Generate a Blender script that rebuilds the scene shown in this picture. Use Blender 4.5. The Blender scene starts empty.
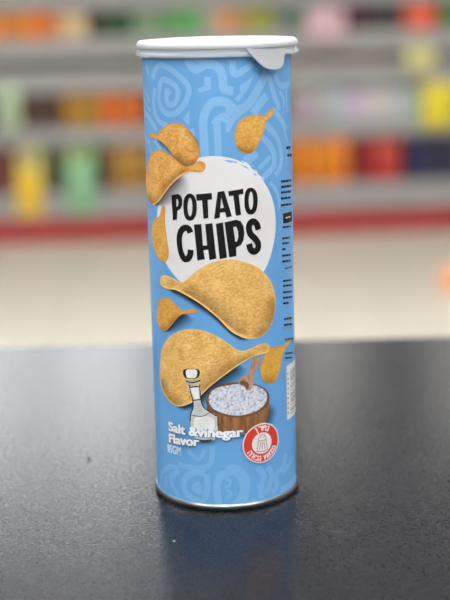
import bpy, bmesh, math, random
from mathutils import Vector, Matrix
from mathutils.geometry import delaunay_2d_cdt
import numpy as np

random.seed(3)
SC = bpy.context.scene
COL = SC.collection
TABLE = 0.90            # counter height (m)
R = 0.037               # can radius
CAN_TOP = 0.2266        # top of the printed tube

# ------------------------------------------------------------------ helpers
def lin(c):
    return tuple((v / 12.92 if v <= .04045 else ((v + .055) / 1.055) ** 2.4) for v in c)

def new_mat(name):
    m = bpy.data.materials.new(name); m.use_nodes = True
    nt = m.node_tree
    return m, nt, nt.nodes['Principled BSDF']

def plain(name, rgb, rough=.5, metal=0., spec=.5, vary=.06, scale=40., coat=0., bump=0., bscale=200.):
    """procedural colour: a slight noise variation round one base colour, optional fine bump"""
    m, nt, b = new_mat(name)
    tc = nt.nodes.new('ShaderNodeTexCoord'); nz = nt.nodes.new('ShaderNodeTexNoise'); rp = nt.nodes.new('ShaderNodeValToRGB')
    nz.inputs['Scale'].default_value = scale; nz.inputs['Detail'].default_value = 4
    l = lin(rgb)
    rp.color_ramp.elements[0].position = .3; rp.color_ramp.elements[1].position = .7
    rp.color_ramp.elements[0].color = tuple(v * (1 - vary) for v in l) + (1,)
    rp.color_ramp.elements[1].color = tuple(min(1, v * (1 + vary)) for v in l) + (1,)
    nt.links.new(tc.outputs['Object'], nz.inputs['Vector']); nt.links.new(nz.outputs['Fac'], rp.inputs['Fac'])
    nt.links.new(rp.outputs['Color'], b.inputs['Base Color'])
    b.inputs['Roughness'].default_value = rough; b.inputs['Metallic'].default_value = metal
    b.inputs['Specular IOR Level'].default_value = spec; b.inputs['Coat Weight'].default_value = coat
    if bump:
        n2 = nt.nodes.new('ShaderNodeTexNoise'); n2.inputs['Scale'].default_value = bscale; n2.inputs['Detail'].default_value = 6
        bp = nt.nodes.new('ShaderNodeBump'); bp.inputs['Strength'].default_value = bump; bp.inputs['Distance'].default_value = .0006
        nt.links.new(tc.outputs['Object'], n2.inputs['Vector']); nt.links.new(n2.outputs['Fac'], bp.inputs['Height'])
        nt.links.new(bp.outputs['Normal'], b.inputs['Normal'])
    return m

def ramp_mat(name, stops, scale, rough=.45, detail=6, rim=None, stretch=(1, 1, 1), spec=.5, kind='noise', nrough=.6, blotch=0.):
    """printed texture: noise through a colour ramp; 'rim' mixes in a paler printed edge through the mesh attribute 'rim'"""
    m, nt, b = new_mat(name)
    tc = nt.nodes.new('ShaderNodeTexCoord'); mp = nt.nodes.new('ShaderNodeMapping'); mp.inputs['Scale'].default_value = stretch
    nt.links.new(tc.outputs['Object'], mp.inputs['Vector'])
    if kind == 'noise':
        nz = nt.nodes.new('ShaderNodeTexNoise'); nz.inputs['Scale'].default_value = scale
        nz.inputs['Detail'].default_value = detail; nz.inputs['Roughness'].default_value = nrough
        out = nz.outputs['Fac']
    else:
        nz = nt.nodes.new('ShaderNodeTexVoronoi'); nz.inputs['Scale'].default_value = scale
        out = nz.outputs['Distance']
    nt.links.new(mp.outputs['Vector'], nz.inputs['Vector'])
    if blotch:
        nb = nt.nodes.new('ShaderNodeTexNoise'); nb.inputs['Scale'].default_value = blotch; nb.inputs['Detail'].default_value = 3
        nt.links.new(tc.outputs['Object'], nb.inputs['Vector'])
        mxv = nt.nodes.new('ShaderNodeMix'); mxv.inputs['Factor'].default_value = .3
        nt.links.new(out, mxv.inputs['A']); nt.links.new(nb.outputs['Fac'], mxv.inputs['B']); out = mxv.outputs['Result']
    rp = nt.nodes.new('ShaderNodeValToRGB'); cr = rp.color_ramp
    while len(cr.elements) < len(stops): cr.elements.new(.5)
    for e, (p, c) in zip(cr.elements, stops): e.position = p; e.color = lin(c) + (1,)
    nt.links.new(out, rp.inputs['Fac']); col = rp.outputs['Color']
    if rim:
        at = nt.nodes.new('ShaderNodeAttribute'); at.attribute_name = 'rim'
        mx = nt.nodes.new('ShaderNodeMix'); mx.data_type = 'RGBA'
        mx.inputs['B'].default_value = lin(rim) + (1,)
        nt.links.new(at.outputs['Fac'], mx.inputs['Factor']); nt.links.new(col, mx.inputs['A']); col = mx.outputs['Result']
    nt.links.new(col, b.inputs['Base Color'])
    b.inputs['Roughness'].default_value = rough; b.inputs['Specular IOR Level'].default_value = spec
    return m

def fade_ink(name, rgb):
    """dark ink that thins out to nothing: printed soft edge"""
    m, nt, b = new_mat(name)
    at = nt.nodes.new('ShaderNodeAttribute'); at.attribute_name = 'rim'
    b.inputs['Base Color'].default_value = lin(rgb) + (1,); b.inputs['Roughness'].default_value = .5
    nt.links.new(at.outputs['Fac'], b.inputs['Alpha'])
    return m

def emit(name, rgb, strength):
    m, nt, b = new_mat(name)
    b.inputs['Base Color'].default_value = (.8, .8, .8, 1)
    b.inputs['Emission Color'].default_value = lin(rgb) + (1,); b.inputs['Emission Strength'].default_value = strength
    return m

def obj(name, bm, mats, parent=None, loc=(0, 0, 0), smooth=True, rim=None):
    me = bpy.data.meshes.new(name)
    bm.normal_update(); bm.to_mesh(me); bm.free()
    for m in (mats if isinstance(mats, (list, tuple)) else [mats]): me.materials.append(m)
    if smooth:
        for p in me.polygons: p.use_smooth = True
        me.set_sharp_from_angle(angle=math.radians(38))
    o = bpy.data.objects.new(name, me); COL.objects.link(o)
    o.location = loc
    if parent: o.parent = parent
    return o

def empty(name, loc):
    o = bpy.data.objects.new(name, None); COL.objects.link(o); o.location = loc; o.empty_display_size = .05
    return o

def tag(o, label, cat, group=None, kind=None):
    o['label'] = label; o['category'] = cat
    if group: o['group'] = group
    if kind: o['kind'] = kind
    return o

def box(bm, x0, x1, y0, y1, z0, z1, bevel=0., seg=2, mi=0):
    vs = [bm.verts.new((x, y, z)) for x in (x0, x1) for y in (y0, y1) for z in (z0, z1)]
    fs = [bm.faces.new([vs[i] for i in q]) for q in ((0, 1, 3, 2), (4, 6, 7, 5), (0, 4, 5, 1), (2, 3, 7, 6), (0, 2, 6, 4), (1, 5, 7, 3))]
    for f in fs: f.material_index = mi
    if bevel:
        es = list({e for f in fs for e in f.edges})
        bmesh.ops.bevel(bm, geom=es, offset=bevel, segments=seg, affect='EDGES', profile=.5)
    return bm

def lathe(bm, prof, n=96, mi=0, closed=False):
    """revolve (radius, z) points round Z"""
    rings = []
    for r, z in prof:
        if r < 1e-6: rings.append([bm.verts.new((0, 0, z))])
        else: rings.append([bm.verts.new((r * math.cos(2 * math.pi * k / n), r * math.sin(2 * math.pi * k / n), z)) for k in range(n)])
    pairs = list(zip(rings, rings[1:])) + ([(rings[-1], rings[0])] if closed else [])
    for a, b in pairs:
        for k in range(n):
            k2 = (k + 1) % n
            if len(a) == 1 and len(b) == 1: continue
            if len(a) == 1: f = bm.faces.new((a[0], b[k2], b[k]))
            elif len(b) == 1: f = bm.faces.new((a[k], a[k2], b[0]))
            else: f = bm.faces.new((a[k], a[k2], b[k2], b[k]))
            f.material_index = mi
    return bm

# ------------------------------------------------------------------ printing on the tube
def wrap(u, v, layer):
    """label millimetres (u along the arc, v up) -> point on the tube, prints layered a few hundredths of a millimetre apart"""
    th = u / 1000 / R; r = R + .00004 * layer
    return (r * math.sin(th), -r * math.cos(th), v / 1000)

def smooth_loop(pts, closed=True, n=5):
    P = [Vector(p) for p in pts]; out = []; N = len(P)
    rng = range(N) if closed else range(N - 1)
    for i in rng:
        p1, p2 = P[i], P[(i + 1) % N]
        p0 = P[i - 1] if (closed or i > 0) else p1
        p3 = P[(i + 2) % N] if (closed or i < N - 2) else p2
        for k in range(n):
            t = k / n
            out.append(.5 * ((2 * p1) + (p2 - p0) * t + (2 * p0 - 5 * p1 + 4 * p2 - p3) * t * t + (3 * p1 - p0 - 3 * p2 + p3) * t ** 3))
    if not closed: out.append(P[-1])
    return out

def split_long(pts, step=2.0):
    out = []
    for a, b in zip(pts, pts[1:] + pts[:1]):
        n = max(1, int((b - a).length / step))
        out += [a.lerp(b, k / n) for k in range(n)]
    return out

def inside(x, y, loops):
    c = False
    for lp in loops:
        j = len(lp) - 1
        for i in range(len(lp)):
            xi, yi = lp[i]; xj, yj = lp[j]
            if (yi > y) != (yj > y) and x < (xj - xi) * (y - yi) / (yj - yi) + xi: c = not c
            j = i
    return c

def print_fill(bm, loops, layer, mi, grid=1.6, rimw=0.):
    rimlay = bm.verts.layers.float.get('rim') or bm.verts.layers.float.new('rim')
    pts = []; edges = []
    for lp in loops:
        s = len(pts); pts += list(lp); edges += [(s + i, s + (i + 1) % len(lp)) for i in range(len(lp))]
    xs = [p[0] for p in loops[0]]; ys = [p[1] for p in loops[0]]
    seg = np.array([[*pts[a], *pts[b]] for a, b in edges])
    def dist(x, y):
        d = seg[:, 2:] - seg[:, :2]; w = np.array([x, y]) - seg[:, :2]
        t = np.clip((w * d).sum(1) / np.maximum((d * d).sum(1), 1e-12), 0, 1)
        return float(np.sqrt(((w - d * t[:, None]) ** 2).sum(1)).min())
    nb = len(pts)
    x = min(xs) + grid * .5
    while x < max(xs):
        y = min(ys) + grid * .5
        while y < max(ys):
            if inside(x, y, loops) and dist(x, y) > grid * .35: pts.append(Vector((x, y)))
            y += grid
        x += grid
    r = delaunay_2d_cdt([Vector(p) for p in pts], edges, [], 0, 1e-5)
    vs = []
    for p in r[0]:
        v = bm.verts.new(wrap(p[0], p[1], layer))
        if rimw: v[rimlay] = max(0., 1 - dist(p[0], p[1]) / rimw)
        vs.append(v)
    for f in r[2]:
        cx = sum(r[0][i][0] for i in f) / 3; cy = sum(r[0][i][1] for i in f) / 3
        if inside(cx, cy, loops):
            try: fc = bm.faces.new([vs[i] for i in f]); fc.material_index = mi
            except ValueError: pass
    for v in [v for v in vs if not v.link_faces]: bm.verts.remove(v)

def print_stroke(bm, pts, w, layer, mi, smooth=True):
    P = smooth_loop(pts, False, 6) if smooth else [Vector(pts[0]).lerp(Vector(pts[-1]), k / 6) for k in range(7)] if len(pts) == 2 else [Vector(p) for p in pts]
    rows = []
    for i, p in enumerate(P):
        t = (P[min(i + 1, len(P) - 1)] - P[max(i - 1, 0)]).normalized(); n = Vector((-t.y, t.x)) * w / 2
        rows.append([bm.verts.new(wrap(*(p + n * k), layer)) for k in (-1, 0, 1)])
    for a, b in zip(rows, rows[1:]):
        for k in (0, 1): f = bm.faces.new((a[k], a[k + 1], b[k + 1], b[k])); f.material_index = mi

def print_fade(bm, a, b, layer, mi, peak):
    rimlay = bm.verts.layers.float.get('rim') or bm.verts.layers.float.new('rim')
    A = smooth_loop(a, False, 4)
    B0 = smooth_loop(b, False, 8); B = [B0[round(i * (len(B0) - 1) / (len(A) - 1))] for i in range(len(A))]
    rows = []; n = 8
    for i, (p, q) in enumerate(zip(A, B)):
        e = min(1, min(i, len(A) - 1 - i) / 3 + .15); row = []
        for k in range(n + 1):
            t = k / n; pt = p.lerp(q, t)
            v = bm.verts.new(wrap(pt.x, pt.y, layer)); v[rimlay] = peak * (1 - t) ** 1.1 * e; row.append(v)
        rows.append(row)
    for r0, r1 in zip(rows, rows[1:]):
        for k in range(n): f = bm.faces.new((r0[k], r0[k + 1], r1[k + 1], r1[k])); f.material_index = mi

def glyphs(text, bold=0.):
    """flat triangles of a line of type set in the built-in typeface"""
    cu = bpy.data.curves.new('type', 'FONT'); cu.body = text; cu.offset = bold; cu.resolution_u = 4
    o = bpy.data.objects.new('type', cu); COL.objects.link(o)
    me = o.to_mesh(); me.calc_loop_triangles()
    V = [Vector((v.co.x, v.co.y)) for v in me.vertices]; T = [tuple(t.vertices) for t in me.loop_triangles]
    o.to_mesh_clear(); bpy.data.objects.remove(o); bpy.data.curves.remove(cu)
    return V, T

def print_type(bm, V, T, fn, layer, mi, maxlen=2.0):
    tris = [[fn(V[i]) for i in t] for t in T]
    while tris:
        t = tris.pop()
        L = [(t[(k + 1) % 3] - t[k]).length for k in range(3)]; k = max(range(3), key=lambda q: L[q])
        if L[k] > maxlen:
            m = (t[k] + t[(k + 1) % 3]) / 2
            tris += [[t[k], m, t[(k + 2) % 3]], [m, t[(k + 1) % 3], t[(k + 2) % 3]]]
        else:
            f = bm.faces.new([bm.verts.new(wrap(p.x, p.y, layer)) for p in t]); f.material_index = mi

def set_line(bm, text, p0, p1, capital, bold, layer, mi, fat=0., shift=(0, 0)):
    """type from p0 to p1 (baseline ends, mm) with the given capital height"""
    V, T = glyphs(text, bold)
    x0 = min(v.x for v in V); x1 = max(v.x for v in V)
    p0 = Vector(p0) + Vector(shift); p1 = Vector(p1) + Vector(shift); d = p1 - p0; up = Vector((0, 1))
    s = capital / .70
    for ox, oy in (((0, 0),) if not fat else [(fat * math.cos(q * math.pi / 4), fat * .45 * math.sin(q * math.pi / 4)) for q in range(8)]):
        print_type(bm, V, T, lambda v: p0 + d * ((v.x - x0) / (x1 - x0)) + up * (v.y * s) + Vector((ox, oy)), layer, mi)

# ------------------------------------------------------------------ traced label art, in label millimetres
ART = {"swirl":[["stroke","swirl",1,[[-36.83,216.3],[-32.45,222.37],[-25.92,222.34],[-19.21,218.42],[-14.33,213.86],[-14.1,209.69],[-16.8,204.21],[-21.39,200.57],[-26.92,200.13],[-30.78,202.95],[-32.14,207.99],[-30.14,215.27],[-26.2,215.96],[-20.91,213.21],[-19.63,209.63],[-21.73,205.38],[-25.0,204.44],[-26.63,206.33],[-26.42,211.16],[-24.25,209.11]],2.72,True],
["stroke","swirl",1,[[-35.47,212.11],[-36.76,202.64],[-32.94,196.42],[-27.17,194.58]],2.72,True],
["stroke","swirl",1,[[-51.19,212.13],[-44.74,208.2],[-40.93,204.98]],2.27,True],
["stroke","swirl",1,[[-53.17,201.51],[-41.67,196.72],[-34.72,191.58]],2.72,True],
["stroke","swirl",1,[[-43.63,222.85],[-41.69,218.23]],2.27,True],
["stroke","swirl",1,[[-56.09,209.19],[-44.79,203.0],[-40.25,200.71]],1.81,True],
["fill","swirl",1,[[-13.79,202.15],[-17.5,197.88],[-14.03,194.56]],False,[]],
["stroke","swirl",1,[[-6.7,178.06],[-6.91,189.1],[-7.14,196.69],[-5.27,202.55],[-1.79,205.84],[2.84,205.89],[6.19,203.94],[8.69,199.65]],4.08,True],
["stroke","swirl",1,[[-0.37,177.99],[-0.29,188.17],[-0.35,196.18],[2.68,199.03],[5.19,197.69]],3.4,True],
["stroke","swirl",1,[[-14.22,225.9],[-10.34,221.33],[-5.14,223.33],[-0.12,222.57],[2.46,218.21],[2.99,212.39],[5.5,211.06],[7.63,210.73]],4.08,True],
["stroke","swirl",1,[[-56.06,188.9],[-44.11,184.75],[-42.12,179.67]],2.49,True],
["stroke","swirl",1,[[-37.5,187.05],[-31.61,182.29]],2.27,True],
["stroke","swirl",1,[[-11.06,226.7],[-8.5,225.03],[-4.23,225.79]],2.04,True],
["stroke","swirl",1,[[-12.97,193.3],[-12.28,186.54],[-12.87,178.87]],2.72,True],
["fill","swirl",1,[[-5.97,217.55],[-2.92,217.67],[-2.74,211.69],[-8.75,210.27],[-9.21,212.19],[-6.08,213.41]],False,[]],
["stroke","swirl",1,[[7.68,224.66],[8.57,218.42],[17.54,223.03]],3.17,True],
["fill","swirl",1,[[10.72,212.94],[17.89,217.19],[15.41,211.89],[9.85,205.3],[7.98,207.22],[11.28,210.0]],False,[]],
["stroke","swirl",1,[[3.75,201.93],[8.89,201.49],[14.3,203.57],[19.19,209.18],[23.23,214.82],[25.75,218.87]],4.31,True],
["fill","swirl",1,[[5.91,203.12],[15.21,202.69],[11.49,199.52],[7.91,196.32],[5.21,191.37],[3.51,191.44],[3.79,196.48],[7.1,198.88]],False,[]],
["stroke","swirl",1,[[17.52,199.6],[21.63,204.41],[25.5,207.53]],4.08,True],
["stroke","swirl",1,[[26.88,217.55],[29.17,211.09],[31.96,205.38],[34.77,200.04]],2.95,True],
["stroke","swirl",1,[[31.97,217.68],[36.04,211.65],[50.67,212.18]],2.95,True],
["stroke","swirl",1,[[35.0,208.99],[38.86,205.28],[38.73,201.0]],2.27,True],
["stroke","swirl",1,[[-2.32,195.37],[0.27,197.84],[4.49,197.13]],2.95,True],
["stroke","swirl",1,[[28.94,200.93],[34.68,196.61],[41.47,189.92]],2.95,True],
["stroke","swirl",1,[[24.64,194.02],[30.61,188.81]],3.4,True],
["stroke","swirl",1,[[42.14,209.33],[42.94,198.04]],1.81,True],
["stroke","swirl",1,[[22.28,188.27],[28.03,182.46],[30.11,177.8],[29.29,173.12],[24.91,170.0],[21.85,167.92]],3.27,True],
["stroke","swirl",1,[[25.81,193.56],[32.21,187.1],[35.37,180.82],[35.52,173.62],[30.82,168.76]],2.96,True],
["stroke","swirl",1,[[20.16,173.12],[25.05,176.52],[27.1,178.4]],2.65,True],
["stroke","swirl",1,[[12.65,176.93],[18.94,180.89]],4.68,True],
["stroke","swirl",1,[[37.8,192.5],[43.04,184.19]],1.72,True],
["stroke","swirl",1,[[42.38,180.05],[41.32,172.31]],1.72,True],
["stroke","swirl_soft",1,[[-46.39,3.61],[-42.76,12.24],[-35.7,18.07],[-29.32,19.75],[-27.57,17.91],[-33.44,12.61],[-27.79,4.73]],2.81,True],
["stroke","swirl_soft",1,[[-38.72,5.73],[-36.8,13.47]],2.3,True],
["stroke","swirl_soft",1,[[-11.08,19.66],[-17.31,19.39],[-23.22,14.34],[-22.71,8.13],[-17.96,5.37],[-12.38,5.03],[-9.95,12.6],[-10.38,19.27]],3.32,True],
["fill","swirl_soft",1,[[-13.91,14.91],[-17.5,13.36],[-18.74,11.1],[-17.65,8.85],[-13.01,8.29]],True,[]],
["stroke","swirl_soft",1,[[-27.37,22.46],[-19.37,21.76],[-10.99,22.78],[-7.4,27.0],[-6.79,34.09]],2.81,True],
["stroke","swirl_soft",1,[[-20.54,30.93],[-14.46,26.88],[-10.73,32.1]],2.3,True],
["stroke","swirl_soft",1,[[0.87,19.95],[-2.94,18.68],[-5.01,13.75],[-4.89,8.39],[-4.18,2.57]],3.83,True],
["stroke","swirl_soft",1,[[0.23,21.31],[4.03,21.57],[7.8,18.14],[9.42,12.16],[7.72,6.08],[4.46,2.33]],5.61,True],
["stroke","swirl_soft",1,[[-0.7,17.15],[1.62,15.92],[1.06,13.27],[-0.64,12.87]],1.66,True],
["stroke","swirl_soft",1,[[-0.94,7.06],[1.61,7.88],[1.5,10.3],[-0.35,10.63]],1.66,True],
["stroke","swirl_soft",1,[[16.15,21.86],[19.93,15.76],[18.14,10.74],[18.5,4.36]],3.57,True],
["stroke","swirl_soft",1,[[22.08,20.66],[25.03,15.47],[22.93,9.68],[21.37,5.98]],3.32,True],
["stroke","swirl_soft",1,[[36.68,23.9],[34.43,18.25],[27.59,14.8],[28.7,9.06],[24.83,5.76]],3.06,True],
["stroke","swirl_soft",1,[[30.97,5.66],[42.09,6.11],[50.74,8.54]],3.06,True],
["stroke","swirl_soft",1,[[7.48,2.96],[15.13,3.93]],2.55,True],
["stroke","swirl_soft",1,[[32.56,14.28],[39.21,16.72],[45.26,20.18]],2.55,True],
["stroke","swirl",1,[[26.58,165.61],[31.01,161.36],[33.44,156.03],[32.79,151.09]],1.94,True]],"white_roundel":[["fill","paper_white",2,[[-9.14,179.58],[-3.29,180.27],[2.91,179.65],[8.7,177.96],[14.21,174.74],[19.01,170.99],[23.02,166.24],[26.74,160.45],[29.4,153.72],[30.35,146.65],[29.98,140.22],[28.23,133.97],[25.7,127.82],[22.09,122.31],[17.91,117.83],[12.42,114.41],[6.26,111.89],[-0.16,110.67],[-7.04,111.19],[-13.63,113.45],[-20.15,116.98],[-26.84,122.07],[-31.69,127.26],[-35.13,133.35],[-37.01,140.66],[-37.18,148.17],[-35.6,154.86],[-32.24,161.16],[-28.23,166.92],[-23.44,172.13],[-18.64,175.76],[-13.73,178.31]],True,[]],
["fill","blue_print",3,[[1.92,178.01],[4.8,178.14],[8.68,177.01],[8.67,176.43],[4.78,177.04]],False,[]],
["fill","blue_print",3,[[10.14,175.73],[13.17,174.67],[15.23,172.98],[13.15,173.85]],False,[]],
["fill","blue_print",3,[[16.28,172.18],[18.98,169.78],[17.87,169.87]],False,[]],
["fill","paper_white",3,[[10.69,177.86],[13.72,176.22],[16.32,173.87],[14.73,174.23],[11.67,176.6]],False,[]],
["fill","paper_white",3,[[17.39,173.3],[19.59,171.42],[19.01,170.99]],False,[]],
["fill","paper_white",3,[[19.85,170.43],[22.43,167.52],[20.68,168.66]],False,[]],
["fill","paper_white",3,[[16.35,175.26],[17.68,174.2],[16.65,174.57]],False,[]],
["fill","paper_white",3,[[21.86,168.79],[23.06,168.19],[22.44,167.76]],False,[]]],"potato_chip_print.upper_left":[["fade","ink_shadow",5,[[-35.79,187.35],[-30.89,186.23],[-26.78,183.57],[-23.13,179.9]],[[-32.61,183.2],[-28.23,181.55],[-24.38,179.35],[-22.0,178.02]],0.55],
["fill","chip_brown",6,[[-42.04,189.79],[-39.59,190.38],[-34.75,189.61],[-31.35,192.01],[-26.27,194.92],[-21.31,196.01],[-17.41,195.21],[-13.8,192.42],[-11.11,188.88],[-9.48,185.08],[-9.06,182.21],[-9.89,179.33],[-11.72,176.91],[-15.41,174.66],[-19.21,175.25],[-23.13,179.9],[-26.78,183.57],[-30.89,186.23],[-35.79,187.35],[-40.95,187.92]],True,[]],
["fade","ink_brown",6.5,[[-24.35,180.08],[-20.28,177.14],[-17.0,175.33],[-13.81,175.76],[-10.7,177.4]],[[-20.61,183.87],[-17.33,181.58],[-14.19,180.23],[-11.63,179.79],[-9.6,180.77]],0.6],
["fade","ink_brown",6.5,[[-9.28,183.17],[-9.9,187.46],[-12.32,190.77],[-15.33,193.59]],[[-13.06,183.12],[-13.99,186.46],[-15.48,188.82],[-18.11,190.66]],0.3]],"potato_chip_print.left":[["fade","ink_shadow",7,[[-40.23,154.55],[-36.0,155.81],[-32.38,158.68],[-27.71,163.29],[-23.01,167.53],[-18.25,170.93]],[[-34.33,153.76],[-26.71,155.25],[-20.44,157.18],[-15.88,160.34],[-14.15,164.78],[-14.52,169.61]],0.62],
["fill","chip_brown",8,[[-50.15,169.6],[-45.83,175.6],[-39.29,180.21],[-33.47,182.5],[-28.93,181.75],[-24.35,180.08],[-20.28,177.14],[-17.01,175.19],[-13.81,175.67],[-10.7,177.4],[-8.69,177.9],[-6.76,176.95],[-6.47,175.03],[-7.6,173.1],[-9.84,172.46],[-13.9,172.72],[-18.25,170.93],[-23.01,167.53],[-27.71,163.29],[-32.38,158.68],[-36.98,155.45],[-40.83,154.42],[-44.93,155.19],[-49.66,158.07],[-54.01,163.04]],True,[]],
["fade","ink_brown",8.5,[[-51.31,157.84],[-44.9,155.44],[-40.21,154.8],[-35.96,156.31]],[[-43.37,162.42],[-39.72,160.86],[-35.71,160.31],[-33.05,161.08]],0.4],
["stroke","chip_pale",8.6,[[-40.68,154.84],[-36.94,155.9],[-32.35,159.17],[-27.69,163.73],[-22.99,167.97],[-18.24,171.32],[-13.89,173.11]],0.45,True],
["fade","ink_brown",8.5,[[-32.28,160.42],[-27.64,164.76],[-22.96,168.75],[-18.21,172.0],[-13.35,173.75]],[[-35.51,163.31],[-31.11,167.67],[-26.0,171.48],[-20.96,174.44],[-15.41,174.9]],0.38]],"potato_chip_print.upper_right":[["fill","chip_amber",6,[[28.33,201.27],[30.08,199.93],[29.68,198.29],[27.2,196.81],[24.89,195.55],[23.88,192.27],[21.97,188.11],[19.87,184.91],[17.85,182.18],[15.12,180.65],[11.78,181.29],[9.31,183.2],[7.91,186.61],[7.8,190.42],[8.81,194.17],[11.11,197.0],[14.72,198.61],[19.6,198.98],[23.69,198.03],[25.61,199.56]],True,[]],
["fade","ink_brown",6.5,[[8.36,184.68],[9.8,182.94],[12.29,181.41],[15.13,180.93],[18.13,182.4]],[[10.4,187.44],[11.89,186.4],[13.4,185.36],[15.48,184.75],[17.66,186.03]],0.45]],"potato_chip_print.roundel_edge":[["fill","chip_amber",6,[[-32.19,154.83],[-30.27,154.68],[-29.76,152.99],[-30.51,149.94],[-30.39,144.98],[-29.57,139.08],[-28.53,133.69],[-28.93,129.63],[-30.93,126.96],[-34.63,126.85],[-38.83,129.51],[-42.71,133.73],[-44.42,138.55],[-43.61,143.25],[-39.69,147.09],[-35.03,149.44],[-33.4,152.12]],True,[]]],"potato_chip_print.large_middle":[["fade","ink_shadow",8,[[-30.1,113.28],[-24.56,113.5],[-18.62,111.58],[-15.34,110.07],[-11.19,107.79],[-6.73,104.4],[-1.89,100.12],[3.38,94.14],[8.31,90.77],[12.42,89.21]],[[-24.69,110.44],[-21.02,109.33],[-17.08,107.16],[-13.37,104.9],[-9.29,102.56],[-4.86,99.63],[-0.52,95.55],[3.82,91.33],[8.27,88.48],[12.4,88.34]],1.0],
["fill","chip_gold",9,[[-35.67,117.28],[-34.66,119.07],[-31.27,120.23],[-26.28,119.36],[-21.9,117.98],[-19.53,118.3],[-17.21,119.99],[-12.8,123.75],[-6.61,127.66],[-0.69,129.52],[5.66,129.63],[12.69,127.53],[18.61,124.51],[23.29,120.13],[26.78,115.05],[28.77,109.12],[29.02,103.97],[27.82,98.56],[25.31,93.88],[21.44,90.43],[16.75,88.88],[11.9,89.36],[8.31,90.77],[3.38,94.14],[-1.89,100.12],[-6.73,104.4],[-11.19,107.79],[-15.34,110.07],[-18.62,111.58],[-24.56,113.5],[-30.1,113.28],[-34.08,113.95],[-35.79,115.47]],True,[]],
["fade","ink_brown",9.5,[[-22.05,114.03],[-17.46,112.43],[-13.21,110.2],[-8.66,107.12],[-3.78,103.17],[1.5,98.02],[6.36,93.72],[11.4,90.74]],[[-17.29,117.73],[-11.93,118.05],[-6.91,116.2],[-2.06,113.21],[2.74,109.06],[7.59,104.26],[11.6,100.38],[14.73,97.5]],0.36],
["fade","ink_brown",9.5,[[28.74,108.11],[28.62,102.51],[27.01,97.17],[23.99,92.83],[20.23,90.11],[15.65,89.23]],[[20.63,109.91],[20.54,105.36],[18.71,101.56],[16.95,98.75],[14.71,96.48],[12.02,95.26]],0.34],
["stroke","chip_pale",9.6,[[-33.19,114.55],[-28.6,113.9],[-23.91,113.88],[-18.6,111.98],[-14.8,110.26],[-11.18,108.24],[-6.71,104.85],[-1.88,100.63],[3.4,94.7],[8.32,91.23],[12.43,89.72]],0.5,True],
["stroke","chip_pale",9.6,[[-33.81,118.64],[-30.53,119.73],[-26.3,118.85],[-21.92,117.52]],0.5,True]],"potato_chip_print.small":[["fade","ink_shadow",8,[[-34.56,90.95],[-30.34,93.0],[-25.88,97.54],[-21.93,101.1],[-18.37,102.08]],[[-32.87,90.23],[-26.12,91.86],[-19.81,93.94],[-15.22,96.66],[-13.52,99.82]],0.75],
["fill","chip_amber",9,[[-31.88,108.63],[-37.35,106.47],[-40.36,101.25],[-40.91,95.93],[-38.34,92.29],[-34.56,90.95],[-30.34,93.0],[-25.88,97.54],[-21.93,101.1],[-18.37,102.08],[-14.76,102.78],[-13.08,104.0],[-14.15,105.25],[-17.17,104.42],[-20.63,103.89],[-23.61,105.49],[-27.45,108.15]],True,[]],
["fade","ink_brown",9.5,[[-37.81,92.4],[-34.54,91.27],[-30.64,93.21],[-26.14,97.71],[-22.16,101.28]],[[-37.05,96.19],[-34.22,96.71],[-31.65,97.94],[-28.5,100.75],[-24.98,103.28]],0.35]],"potato_chip_print.right":[["fill","chip_orange",9,[[43.84,83.45],[39.2,83.17],[35.07,82.05],[29.29,82.48],[25.08,82.8],[21.85,80.59],[19.35,75.84],[18.68,71.8],[20.0,67.17],[22.15,65.22],[24.7,64.25],[28.17,65.03],[31.32,69.31],[34.01,76.02],[36.95,79.78],[42.73,82.04]],True,[]],
["fade","ink_brown",9.5,[[20.35,66.85],[22.78,65.05],[25.37,64.64],[28.19,65.82]],[[21.66,71.3],[23.51,69.91],[25.48,69.74],[27.57,70.66]],0.3]],"potato_chip_print.large_lower":[["fade","ink_shadow",10,[[-27.1,53.11],[-21.84,54.18],[-18.22,55.84],[-14.79,58.05],[-10.95,61.74],[-7.25,65.55],[-2.13,69.75],[2.92,73.47],[8.01,76.73]],[[-23.2,51.17],[-17.77,51.96],[-13.3,53.74],[-9.04,55.87],[-4.39,59.13],[0.18,62.21],[4.74,65.63],[9.39,68.87],[13.15,73.11]],0.8],
["fill","chip_gold",11,[[-38.63,73.35],[-37.17,79.47],[-33.14,85.51],[-27.56,90.35],[-21.0,93.55],[-15.29,94.72],[-9.02,94.06],[-3.08,91.52],[2.25,87.84],[6.16,84.66],[9.18,83.4],[13.38,84.14],[17.81,85.6],[21.95,85.72],[24.45,84.0],[24.4,81.68],[21.85,80.59],[17.7,80.22],[13.27,79.12],[8.01,76.73],[2.92,73.47],[-2.13,69.75],[-7.25,65.55],[-10.95,61.74],[-14.79,58.05],[-18.22,55.84],[-21.84,54.18],[-26.06,53.31],[-30.19,54.24],[-34.78,56.78],[-37.96,60.27],[-39.58,65.19]],True,[]],
["fade","ink_brown",11.5,[[17.71,80.43],[12.75,79.54],[7.51,77.08],[2.43,73.8],[-2.62,70.01],[-7.75,65.79],[-11.47,61.97]],[[15.52,83.1],[10.19,82.69],[4.61,82.1],[-0.9,79.76],[-6.46,76.15],[-11.18,71.83],[-14.5,67.44]],0.36],
["fade","ink_brown",11.5,[[-38.78,65.39],[-37.02,60.5],[-33.86,57.2],[-29.48,54.76],[-25.7,53.9],[-21.82,54.76]],[[-30.76,69.25],[-29.4,65.84],[-27.65,63.02],[-25.4,61.0],[-22.85,60.37],[-20.38,61.05]],0.36],
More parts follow.
